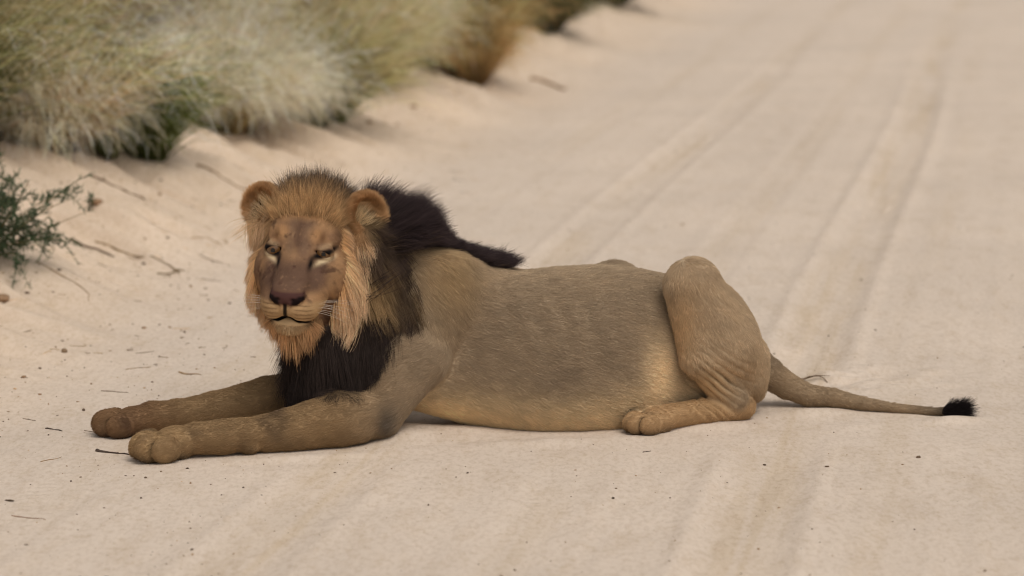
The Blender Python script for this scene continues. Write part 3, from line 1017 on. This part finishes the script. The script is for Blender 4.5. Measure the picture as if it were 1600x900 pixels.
# ruff round the face
n = 38000
def d_ruff(p, nn):
    q = l2h(p)
    lowr = sstep(.06, -.06, q[:, 2])[:, None]
    out = np.sign(q[:, 1:2]) * hdir((0, 1, 0))
    nearc = (q[:, 1:2] > 0) * 1.
    return nrm(nn * (.12 + .50 * nearc) + out * ((-.32 + .72 * nearc) * (1 - lowr) - .28 * nearc * lowr) + hdir((-.40, 0, -.80)) * 1.1 + lowr * hdir((.50, 0, -.25)) + .10 * rng.standard_normal(p.shape))
def c_ruff(p):
    w = sstep(-.12, .25, noise3(p, 13.))[:, None]
    return lin(208, 162, 110) * (1 - w) + lin(224, 188, 142) * w
PARTS.append(strands(scatter(n, Zn['ruff']), n, lambda p: (.085 + .045 * sstep(.04, -.05, l2h(p)[:, 2]) * (l2h(p)[:, 1] > 0) - .015 * sstep(-.05, -.11, l2h(p)[:, 2])) * (.6 + .6 * rng.random(len(p))) + .05 * sstep(.02, .06, l2h(p)[:, 2]) * (l2h(p)[:, 1] < 0), d_ruff, .5, c_ruff, ncl=650, curl=.14, tipcol=cst(lin(216, 182, 146)), clump=.6))
# beard under the chin
n = 5000
PARTS.append(strands(scatter(n, Zn['chin'] + .0), n, lambda p: (.03 + .095 * rng.random(len(p)) ** 1.3) * (1 - 8 * np.clip(np.abs(l2h(p)[:, 1]) - .01, 0, .06)), lambda p, nn: nrm(nn * .35 + A([.12, -.08, -1.]) + .15 * rng.standard_normal(p.shape)), .6, cst(lin(204, 162, 116)), ncl=150, curl=.14, tipcol=cst(lin(184, 142, 102))))
mp, mr, mc = (np.concatenate([q[i] for q in PARTS]) for i in range(3))
hair('mane', mp, mr, None, m_fur, lion, colpt=mc, label='long mane, orange round the face and blackish on neck and chest')
# pale hairs across the ear openings
ip_, k = [], 6
for sg, (ec, R) in EARS.items():
    for i in range(260):
        u = rng.random()
        q = A([.012 - .01 * rng.random(), -sg * (.036 - .012 * rng.random()) , -.040 + .060 * u])
        d = nrm(A([.35, sg * 1., .25 + .5 * u]) + .25 * rng.standard_normal(3))
        L = .022 + .034 * rng.random(); t = np.linspace(0, 1, k)[:, None]
        ip_.append([h2l(ec + R @ x) for x in q + d * L * t + A([0, 0, -.006]) * t ** 2])
hair('ear_hair', A(ip_), .0005 * np.linspace(1, .3, k), np.tile(lin(206, 178, 136), (len(ip_), 1)) * np.exp(.25 * rng.standard_normal((len(ip_), 1))), m_fur, lion, label='pale hairs inside the ears')
# tail tuft
tip = TL[-1][0]
n = 5000
v = nrm(rng.standard_normal((n, 3)))
t0 = tip + A([-.045, .012, .0]) + rng.random((n, 1)) * A([.060, -.016, .008]) + v * .010
dd = nrm(v * .6 + A([.75, -.2, .15]))
L = .010 + .046 * rng.random(n) ** 2
pts = t0[:, None, :] + dd[:, None, :] * (np.linspace(0, 1, 5)[None, :] * L[:, None])[..., None]
pts[:, :, 2] = np.maximum(pts[:, :, 2], .006)
hair('tail_tuft', pts, .0006 * np.linspace(1, .3, 5), np.tile(lin(34, 28, 28), (n, 1)) * np.exp(.25 * rng.standard_normal((n, 1))), m_fur, lion, label='black tuft at the tip of the tail')
print('TIME mane', _t.time() - _T0)

# ---- eyes, whiskers
def uv_sphere(c, r, nu=24, nv=16):
    u = np.linspace(0, 2 * math.pi, nu, endpoint=False); v = np.linspace(0, math.pi, nv)
    U, W = np.meshgrid(u, v)
    vt = np.stack([np.sin(W) * np.cos(U), np.sin(W) * np.sin(U), np.cos(W)], -1).reshape(-1, 3)
    i = np.arange(nu * nv).reshape(nv, nu)
    f = np.stack([i[:-1], i[1:], np.roll(i[1:], -1, 1), np.roll(i[:-1], -1, 1)], -1).reshape(-1, 4)
    return vt * r + c, f, vt
m_eye = attr_mat('lion_eye', .12, .5)
for sg in (1, -1):
    c = h2l(EYE * A([1, sg, 1]) + A([-.0120, -sg * .002, 0]))
    vs, fs, dirs = uv_sphere(c, .0206 * HS, 48, 32)
    gaze = nrm(hdir((1, .10 + sg * .06, -.02)))
    ang = np.degrees(np.arccos(np.clip(dirs @ gaze, -1, 1)))
    ec = np.where((ang < 16)[:, None], lin(8, 6, 6), np.where((ang < 55)[:, None], lin(96, 66, 36), lin(34, 25, 21)))
    em = mesh_np('eye', vs, fs, m_eye); set_vcol(em, 'col', ec)
    new_obj('eye', em, lion, label='amber eye wide open' if sg < 0 else 'amber eye narrowed to a slit')
wp, k = [], 7
for sg in (1, -1):
    for i in range(11):
        q = A([.150 - .012 * (i % 4) , sg * (.058 + .003 * (i % 4)), -.074 - .009 * (i // 4)])
        d = nrm(A([.12 - .2 * rng.random(), sg * 1., .22 - .16 * (i // 4) + .15 * rng.random()]))
        L = .05 + .05 * rng.random()
        t = np.linspace(0, 1, k)[:, None]
        wp.append([h2l(x) for x in q + d * L * t + A([0, 0, -.018]) * t ** 2])
hair('whiskers', A(wp), .0004 * np.linspace(1, .4, k), np.tile(lin(225, 210, 190), (len(wp), 1)), m_fur, lion, label='pale whiskers')
print('TIME eyes', _t.time() - _T0)

# ------------------------------------------------------------------ plants along the bank
def ground_hit(px, py):
    d = ray(px, py)
    t = np.geomspace(5, 60, 700)
    for _ in range(2):                                  # march, then refine
        p = A([0, 0, CAM_H]) + t[:, None] * d
        i = int(np.argmax(p[:, 2] - ground_z(p[:, 0], p[:, 1]) < 0))
        t = np.linspace(t[max(i - 1, 0)], t[i], 40)
    g = p[i]; g[2] = gz(g[0], g[1])
    return g

m_grass = attr_mat('grass_blade', .75, .1, .3)


def tuft(name, base, h, r, n, stops, tip, ntip, label, group=None, lean=(0, 0), cat='grass', thick=.0013, wide=.95):
    """grass clump: blades bending out of a tight foot, feathery heads on the outer ones; colours base, middle, end"""
    k = 6
    ncl = 42                                             # stalks stand in bunches
    ca_, cq_, cl_ = rng.random(ncl) * 2 * math.pi, np.sqrt(rng.random(ncl)), rng.integers(0, ncl, n)
    ctone = np.exp(.38 * rng.standard_normal(ncl)); clen = np.exp(.18 * rng.standard_normal(ncl))
    a = ca_[cl_] + .22 * rng.standard_normal(n)
    q = np.clip(cq_[cl_] + .10 * rng.standard_normal(n), 0, 1.1)
    foot = np.stack([np.cos(a) * q * r * .30, np.sin(a) * q * r * .30, np.zeros(n)], 1)
    foot[:, 2] = ground_z(base[0] + foot[:, 0], base[1] + foot[:, 1]) - base[2] - .02
    sp = q * wide + .1 * rng.standard_normal(n)
    d = nrm(np.stack([np.cos(a) * sp * r / h + lean[0], np.sin(a) * sp * r / h + lean[1], np.ones(n)], 1) + .17 * rng.standard_normal((n, 3)))
    L = h * (.55 + .6 * rng.random(n)) * (1 + .25 * q) * clen[cl_]
    tall = rng.random(n) < .03                           # single stalks over the rest
    L = np.where(tall, L * 1.35, L); d = np.where(tall[:, None], nrm(d + A([0, 0, .5])), d)
    pts = np.zeros((n, k, 3)); pts[:, 0] = foot
    droop = (.25 + .9 * rng.random(n) * q)[:, None]
    for i in range(1, k):
        t = i / (k - 1)
        dd = nrm(d + droop * t * t * (A([0, 0, -1.]) + .6 * np.stack([np.cos(a), np.sin(a), 0 * a], 1)))
        pts[:, i] = pts[:, i - 1] + dd * (L / (k - 1))[:, None]
    c0, c1, c2 = (A(s) for s in stops)
    pick = rng.random(n)[:, None]
    t = np.linspace(0, 1, k)[None, :, None]
    cc = np.where(t < .5, c0 * (1 - 2 * t) + c1 * 2 * t, c1 * (2 - 2 * t) + c2 * (2 * t - 1)).repeat(n, 0)
    green = (noise3(np.repeat(foot[:, None, :] + base, 1, 1)[:, 0], 5.) + .25 * rng.standard_normal(n))[:, None, None]
    cc = cc * (np.exp(.30 * rng.standard_normal(n)) * ctone[cl_])[:, None, None]
    cc = cc * np.where(t < .4, .65 + .875 * t, 1.)          # shade inside the clump, painted on the feet of the blades
    cc = cc * (1 + .5 * np.clip(green, -.6, .6) * A([-.8, .1, -.4]))
    allp, allr, allc = [pts], [np.broadcast_to(thick * np.linspace(1, .35, k), (n, k))], [cc]
    if ntip:
        j = rng.integers(0, n, ntip)
        f = .45 + .55 * rng.random(ntip) ** .7
        ii = np.minimum((f * (k - 1)).astype(int), k - 2); w = (f * (k - 1) - ii)[:, None]
        o = pts[j, ii] * (1 - w) + pts[j, ii + 1] * w
        dv = nrm(pts[j, k - 1] - pts[j, k - 2]) + .7 * rng.standard_normal((ntip, 3)) + A([.25, -.1, -.1])
        dv = nrm(dv)
        Lt = (.05 + .13 * rng.random(ntip))[:, None]
        tp = np.stack([o + dv * Lt * u + A([0, 0, -.5]) * Lt * u * u for u in np.linspace(0, 1, k)], 1)
        allp.append(tp); allr.append(np.broadcast_to(.0011 * np.linspace(.8, .4, k), (ntip, k)))
        allc.append((A(tip) * (np.exp(.28 * rng.standard_normal(ntip)) * ctone[cl_[j]] ** .7)[:, None])[:, None, :].repeat(k, 1))
    o = hair(name, np.concatenate(allp), np.concatenate(allr), None, m_grass, None, colpt=np.clip(np.concatenate(allc), .003, .9), label=label, category=cat)
    o.location = base
    if group: o['group'] = group
    return o

STRAW, PALE, GREEN, DKG, GOLD, BRN = lin(206, 182, 136), lin(253, 238, 204), lin(102, 106, 62), lin(62, 74, 52), lin(206, 170, 118), lin(124, 94, 64)
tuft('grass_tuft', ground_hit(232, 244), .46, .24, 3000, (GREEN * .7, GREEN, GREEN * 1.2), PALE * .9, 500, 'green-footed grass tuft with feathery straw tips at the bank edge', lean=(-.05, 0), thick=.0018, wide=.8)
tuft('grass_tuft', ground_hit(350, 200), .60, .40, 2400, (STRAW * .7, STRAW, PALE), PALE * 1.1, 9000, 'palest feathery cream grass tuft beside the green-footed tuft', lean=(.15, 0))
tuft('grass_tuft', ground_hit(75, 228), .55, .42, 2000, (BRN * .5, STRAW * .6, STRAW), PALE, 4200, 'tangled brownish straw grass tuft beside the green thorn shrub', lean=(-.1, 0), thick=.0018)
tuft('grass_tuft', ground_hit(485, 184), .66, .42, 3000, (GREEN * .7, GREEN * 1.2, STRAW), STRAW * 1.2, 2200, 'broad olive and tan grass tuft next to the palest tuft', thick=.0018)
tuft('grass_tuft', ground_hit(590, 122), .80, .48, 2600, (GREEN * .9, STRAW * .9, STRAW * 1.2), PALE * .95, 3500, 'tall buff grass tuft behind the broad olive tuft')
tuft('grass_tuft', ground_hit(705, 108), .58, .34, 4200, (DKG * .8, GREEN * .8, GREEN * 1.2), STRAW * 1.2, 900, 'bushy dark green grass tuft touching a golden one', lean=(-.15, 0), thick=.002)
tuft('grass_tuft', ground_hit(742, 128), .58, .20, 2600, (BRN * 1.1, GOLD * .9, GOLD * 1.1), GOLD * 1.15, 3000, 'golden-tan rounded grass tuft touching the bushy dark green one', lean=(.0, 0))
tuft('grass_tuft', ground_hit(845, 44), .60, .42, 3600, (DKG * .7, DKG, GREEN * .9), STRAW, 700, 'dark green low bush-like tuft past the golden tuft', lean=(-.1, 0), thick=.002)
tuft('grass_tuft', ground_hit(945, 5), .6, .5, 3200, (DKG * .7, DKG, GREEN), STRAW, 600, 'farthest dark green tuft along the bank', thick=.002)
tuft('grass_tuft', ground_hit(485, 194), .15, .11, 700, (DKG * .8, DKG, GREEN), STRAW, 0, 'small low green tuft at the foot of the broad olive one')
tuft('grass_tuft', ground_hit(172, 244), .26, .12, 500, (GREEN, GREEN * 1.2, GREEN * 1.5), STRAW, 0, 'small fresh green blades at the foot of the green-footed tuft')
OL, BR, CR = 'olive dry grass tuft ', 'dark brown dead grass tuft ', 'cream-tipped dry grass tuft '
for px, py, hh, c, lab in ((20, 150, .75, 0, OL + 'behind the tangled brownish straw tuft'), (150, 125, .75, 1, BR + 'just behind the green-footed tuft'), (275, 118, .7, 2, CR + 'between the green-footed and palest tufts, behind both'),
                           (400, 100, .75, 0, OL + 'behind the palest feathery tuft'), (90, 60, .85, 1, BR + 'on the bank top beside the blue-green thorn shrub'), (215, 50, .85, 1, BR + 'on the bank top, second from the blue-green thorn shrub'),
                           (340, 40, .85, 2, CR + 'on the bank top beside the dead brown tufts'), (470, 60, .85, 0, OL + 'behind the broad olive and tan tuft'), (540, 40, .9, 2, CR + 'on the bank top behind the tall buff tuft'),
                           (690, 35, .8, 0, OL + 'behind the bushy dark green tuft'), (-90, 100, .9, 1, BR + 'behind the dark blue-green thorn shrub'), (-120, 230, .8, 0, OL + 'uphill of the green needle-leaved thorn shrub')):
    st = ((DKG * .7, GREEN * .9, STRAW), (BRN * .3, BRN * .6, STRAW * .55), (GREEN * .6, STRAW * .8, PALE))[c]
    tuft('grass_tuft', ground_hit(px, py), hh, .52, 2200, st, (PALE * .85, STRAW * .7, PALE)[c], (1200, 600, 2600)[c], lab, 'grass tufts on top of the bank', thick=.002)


def shrub(name, base, h, nb, leaf, stem, label, lean=(0, 0), nleaf=26, llen=.022):
    """thorn shrub: woody branches, side twigs, needle leaves"""
    P3, R3, C3 = [], [], []
    k = 6
    tt = np.linspace(0, 1, k)
    for b in range(nb):
        d = nrm(A([rng.standard_normal() * .75 + lean[0], rng.standard_normal() * .6 + lean[1], .75 + .5 * rng.random()]))
        L = h * (.6 + .6 * rng.random())
        bend = rng.standard_normal(3) * .18 + A([0, 0, -.15])
        o = A([rng.standard_normal() * .05, rng.standard_normal() * .05, -.03])
        pts = o + d * L * tt[:, None] + bend * L * (tt ** 2)[:, None]
        P3.append(pts); R3.append(.0035 * (1 - .75 * tt)); C3.append(np.tile(stem, (k, 1)))
        for q in range(9):
            u = .25 + .75 * rng.random(); i = min(int(u * (k - 1)), k - 2)
            o2 = pts[i] + (pts[i + 1] - pts[i]) * (u * (k - 1) - i)
            d2 = nrm(nrm(pts[i + 1] - pts[i]) + .9 * rng.standard_normal(3))
            L2 = h * (.10 + .22 * rng.random())
            tw = o2 + d2 * L2 * tt[:, None] + A([0, 0, -.2]) * L2 * (tt ** 2)[:, None]
            P3.append(tw); R3.append(.0016 * (1 - .6 * tt)); C3.append(np.tile(stem * .5 + leaf * .5, (k, 1)))
            m = nleaf
            u2 = rng.random(m) * (k - 1.01); ii = u2.astype(int)
            ol = tw[ii] + (tw[ii + 1] - tw[ii]) * (u2 - ii)[:, None]
            dl = nrm(d2 + .9 * rng.standard_normal((m, 3)))
            ll = llen * (.5 + rng.random(m))[:, None]
            lp = ol[:, None] + (dl * ll)[:, None] * tt[None, :, None]
            cl = leaf * np.exp(.3 * rng.standard_normal((m, 1)))
            for x in range(m):
                P3.append(lp[x]); R3.append(.0017 * (1 - .6 * tt)); C3.append(np.tile(cl[x], (k, 1)))
    o = hair(name, A(P3), A(R3), None, m_grass, None, colpt=np.clip(A(C3), .003, .9), label=label, category='shrub')
    o.location = base
    return o

b = ground_hit(-40, 398)
shrub('thorn_shrub', b, .50, 52, lin(72, 86, 62), lin(112, 100, 66), 'green needle-leaved thorn shrub with spiky twigs low on the sand bank', lean=(.02, 0))
shrub('thorn_shrub', ground_hit(-25, 120), .75, 30, lin(58, 74, 62), lin(80, 70, 54), 'dark blue-green thorn shrub behind the tangled brownish straw tuft', llen=.03)

# ------------------------------------------------------------------ sticks, clods, grit
m_wood = attr_mat('dead_wood', .9, .1, 0, (90, .35))


def tube(pts, rad, ns=6):
    n = len(pts); vs = []; 
    for i in range(n):
        t = nrm(pts[min(i + 1, n - 1)] - pts[max(i - 1, 0)])
        a = nrm(np.cross(t, A([.13, .21, 1.]))); b = np.cross(t, a)
        for j in range(ns):
            w = 2 * math.pi * j / ns
            vs.append(pts[i] + (a * math.cos(w) + b * math.sin(w)) * rad[i] * (1 + .2 * rng.standard_normal()))
    f = [(i * ns + j, i * ns + (j + 1) % ns, (i + 1) * ns + (j + 1) % ns, (i + 1) * ns + j) for i in range(n - 1) for j in range(ns)]
    return vs, f


def stick(p, q, thick, col, label, fork=None, bend=.06, lift=0.0):
    """dead stick between two photo pixels, lying on the sand"""
    a, b = ground_hit(*p), ground_hit(*q)
    thick = thick * .8
    L = np.linalg.norm(b - a); n = 9
    side = nrm(np.cross(b - a, A([0, 0, 1.])))
    t = np.linspace(0, 1, n)
    ph = rng.random() * 6
    pts = a + (b - a) * t[:, None] + side * (bend * L * (np.sin(t * math.pi + ph) - np.sin(ph) * (1 - t) - np.sin(math.pi + ph) * t))[:, None] + side * (rng.standard_normal(n) * .012 * L)[:, None]
    pts[:, 2] = ground_z(pts[:, 0], pts[:, 1]) + thick * .55 + lift * np.sin(t * math.pi)
    vs, fs = tube(pts, thick * (1 - .55 * t) * (1 + .15 * rng.standard_normal(n)))
    if fork:
        i = n // 2
        d = nrm((b - a) * .8 + side * fork * L)
        fp = pts[i] + d * (L * .45) * np.linspace(0, 1, 5)[:, None] + A([0, 0, .35 * thick])
        fp[:, 2] = np.maximum(fp[:, 2], ground_z(fp[:, 0], fp[:, 1]) + thick * .3)
        v2, f2 = tube(fp, thick * .6 * (1 - .6 * np.linspace(0, 1, 5)))
        fs += [tuple(x + len(vs) for x in f) for f in f2]; vs += v2
    me = mesh_np('stick', A(vs) - a, fs, m_wood)
    set_vcol(me, 'col', np.tile(col, (len(vs), 1)))
    o = new_obj('stick', me, None, label=label, category='stick')
    o.location = a
    return o

DKW, TANW, GRW = lin(72, 60, 52), lin(150, 124, 92), lin(128, 112, 96)
stick((150, 705), (209, 711), .0055, DKW, 'thick dark charred-looking stick in front of the paws')
stick((281, 582), (314, 586), .0048, TANW, 'short tan stick with a knob end behind the far foreleg')
stick((158, 611), (201, 614), .0026, GRW, 'thin straight grey twig behind the far paw')
stick((196, 578), (236, 574), .0022, TANW, 'thin pale crooked twig with a hooked end', fork=.5)
stick((1252, 594), (1293, 598), .0042, lin(110, 90, 70), 'brown forked twig just behind the tail', fork=-.4, lift=.012)
stick((71, 670), (98, 674), .0034, DKW, 'small dark stick on open sand left of the far paw')
stick((132, 673), (160, 677), .0020, GRW, 'hair-thin twig touching the far paw')
stick((64, 722), (96, 714), .0020, TANW, 'thin curved pale twig on the sand', bend=.25)
stick((150, 378), (280, 428), .0070, lin(140, 116, 84), 'long tan root-like branch lying down the bank slope')
stick((110, 376), (178, 402), .0085, lin(104, 84, 66), 'dark strip added as the edge of a ledge in the bank beside the long branch')  # strip added for the dark edge of a ledge, no root there
stick((140, 275), (228, 314), .0080, lin(116, 94, 72), 'dark brown root running down below the green-footed tuft')
stick((308, 258), (392, 296), .0075, lin(138, 114, 88), 'brown root running down the bank behind the ear')
stick((312, 398), (349, 412), .0035, GRW, 'forked grey twig at the foot of the bank', fork=.6)
stick((246, 428), (288, 424), .0060, lin(112, 96, 68), 'knobbly brown twig at the lower end of the long branch', fork=.3)
stick((1004, 707), (1017, 705), .0020, DKW, 'tiny dark splinter in front of the hind paw')
stick((832, 124), (884, 141), .0200, lin(150, 118, 88), 'weathered brown branch on the bank past the golden tuft')
stick((36, 654), (56, 658), .0024, GRW, 'tiny grey twig at the foot of the bank')
stick((18, 806), (72, 812), .0022, lin(128, 100, 78), 'flat brown straw on the foreground sand')
stick((300, 372), (348, 384), .0030, TANW, 'thin tan twig half buried on the bank slope')
stick((60, 410), (140, 470), .0040, lin(150, 126, 98), 'thin bent root trailing from the thorn shrub', bend=.12)

# dead straw lying on the bank and at its foot
NL, k = 900, 5
lp = A([-4.6, 9.2]) + rng.random((NL, 2)) * A([4.4, 9.5])
ls = road_st(lp[:, 0], lp[:, 1])[0]
lp = lp[(ls < -2.2 - .9 * rng.random(NL)) & (ls > -5.6)]; NL = len(lp)
la = rng.random(NL) * 6.28; ll = .02 + .07 * rng.random(NL) ** 2
tt = np.linspace(-.5, .5, k)
bx_ = lp[:, 0:1] + np.cos(la)[:, None] * ll[:, None] * tt + (rng.standard_normal(NL) * .012)[:, None] * (tt ** 2) * 4
by_ = lp[:, 1:2] + np.sin(la)[:, None] * ll[:, None] * tt
lz = ground_z(bx_, by_) + .002
hair('straw_litter', np.stack([bx_, by_, lz], -1), .0011 * (1 - .5 * np.abs(tt)), np.where((rng.random(NL) < .45)[:, None], lin(112, 90, 66), lin(178, 150, 112)) * np.exp(.25 * rng.standard_normal((NL, 1))), m_grass, None,
     kind='stuff', label='scraps of dead straw scattered over the sand bank', category='litter')

# clods: lumps of crusted sand, one mesh shape each
m_clod = attr_mat('clod', .95, .1, 0, (60, .25), .004)
ico_v = nrm(A([(x, y, z) for x, y, z in [(-1, 1.618, 0), (1, 1.618, 0), (-1, -1.618, 0), (1, -1.618, 0), (0, -1, 1.618), (0, 1, 1.618), (0, -1, -1.618), (0, 1, -1.618), (1.618, 0, -1), (1.618, 0, 1), (-1.618, 0, -1), (-1.618, 0, 1)]]))
ico_f = A([(0, 11, 5), (0, 5, 1), (0, 1, 7), (0, 7, 10), (0, 10, 11), (1, 5, 9), (5, 11, 4), (11, 10, 2), (10, 7, 6), (7, 1, 8), (3, 9, 4), (3, 4, 2), (3, 2, 6), (3, 6, 8), (3, 8, 9), (4, 9, 5), (2, 4, 11), (6, 2, 10), (8, 6, 7), (9, 8, 1)])
# grit and leaf crumbs strewn on the sand
NG = 5200
gx0 = rng.uniform(-2.2, 2.6, NG); gy0 = 6.4 + 7.5 * rng.random(NG) ** 1.25
left = rng.random(NG) < .55
gx0[left] = -2.6 + 1.9 * rng.random(left.sum()) ** 1.1
keep = (fbm(gx0 * 1.3, gy0 * 1.3, 3) + .25 * rng.standard_normal(NG)) > -.05
gx0, gy0 = gx0[keep], gy0[keep]; NG = len(gx0)
_sg = road_st(gx0, gy0)[0]
sz = .0015 * np.exp(.55 * rng.standard_normal(NG)) * (1 + .45 * sstep(-2.9, -3.6, _sg)) * (1 + .8 * (rng.random(NG) < .05))
gz0 = ground_z(gx0, gy0)
ang = rng.random(NG) * 6.28
st2 = A([1., 1., .6]) * np.exp(.35 * rng.standard_normal((NG, 3))) * sz[:, None]
bv = ico_v[None] * st2[:, None, :]
ca, sa = np.cos(ang)[:, None], np.sin(ang)[:, None]
bv = np.stack([bv[..., 0] * ca - bv[..., 1] * sa, bv[..., 0] * sa + bv[..., 1] * ca, bv[..., 2]], -1) + np.stack([gx0, gy0, gz0 + sz * .3], -1)[:, None, :]
gme = mesh_np('grit', bv.reshape(-1, 3), (ico_f[None] + 12 * np.arange(NG)[:, None, None]).reshape(-1, 3), m_clod, False)
gc = np.where((rng.random(NG) < .5)[:, None], lin(88, 72, 58), lin(150, 126, 100)) * np.exp(.3 * rng.standard_normal((NG, 1)))
set_vcol(gme, 'col', gc.repeat(12, 0))
new_obj('grit', gme, None, kind='stuff', label='dark grit and plant crumbs strewn over the sand', category='grit')
for px, py, r, lab in ((647, 168, .030, 'brown clod below the broad olive tuft'), (2, 470, .045, 'crusty brown clod on the bank below the thorn shrub'), (578, 192, .022, 'small crumbly clod on the slope below the broad olive tuft'),
                       (150, 318, .035, 'dark crusty clod beside the root below the green-footed tuft'), (265, 512, .007, 'pebble-sized clod on the sand behind the far paw'), (225, 513, .010, 'flat tan clod at the foot of the bank'),
                       (37, 590, .012, 'pale lumpy clod on the sand at the foot of the bank'), (62, 617, .008, 'dark rounded pebble beside the small dark stick'), (335, 575, .005, 'dark pebble beside the short tan stick')):
    g = ground_hit(px, py)
    v = ico_v.copy(); f = ico_f
    # one round of subdivision for a rounder, lumpy outline
    ed = {}; vv = [x for x in v]; nf = []
    def mid(i, j):
        k = (min(i, j), max(i, j))
        if k not in ed: ed[k] = len(vv); vv.append(nrm(vv[i] + vv[j]))
        return ed[k]
    for i, j, k in f:
        a1, b1, c1_ = mid(i, j), mid(j, k), mid(k, i)
        nf += [(i, a1, c1_), (j, b1, a1), (k, c1_, b1), (a1, b1, c1_)]
    vv = A(vv); vv = vv * (1 + .9 * noise3(vv + px, 1.3)[:, None]) * A([1.25, 1., .6]) * r * .7
    me = mesh_np('clod', vv + A([0, 0, r * .25]), A(nf), m_clod)
    set_vcol(me, 'col', np.tile(lin(140, 112, 86), (len(vv), 1)))
    o = new_obj('clod', me, None, label=lab, category='clod'); o.location = g
print('TIME all', _t.time() - _T0)
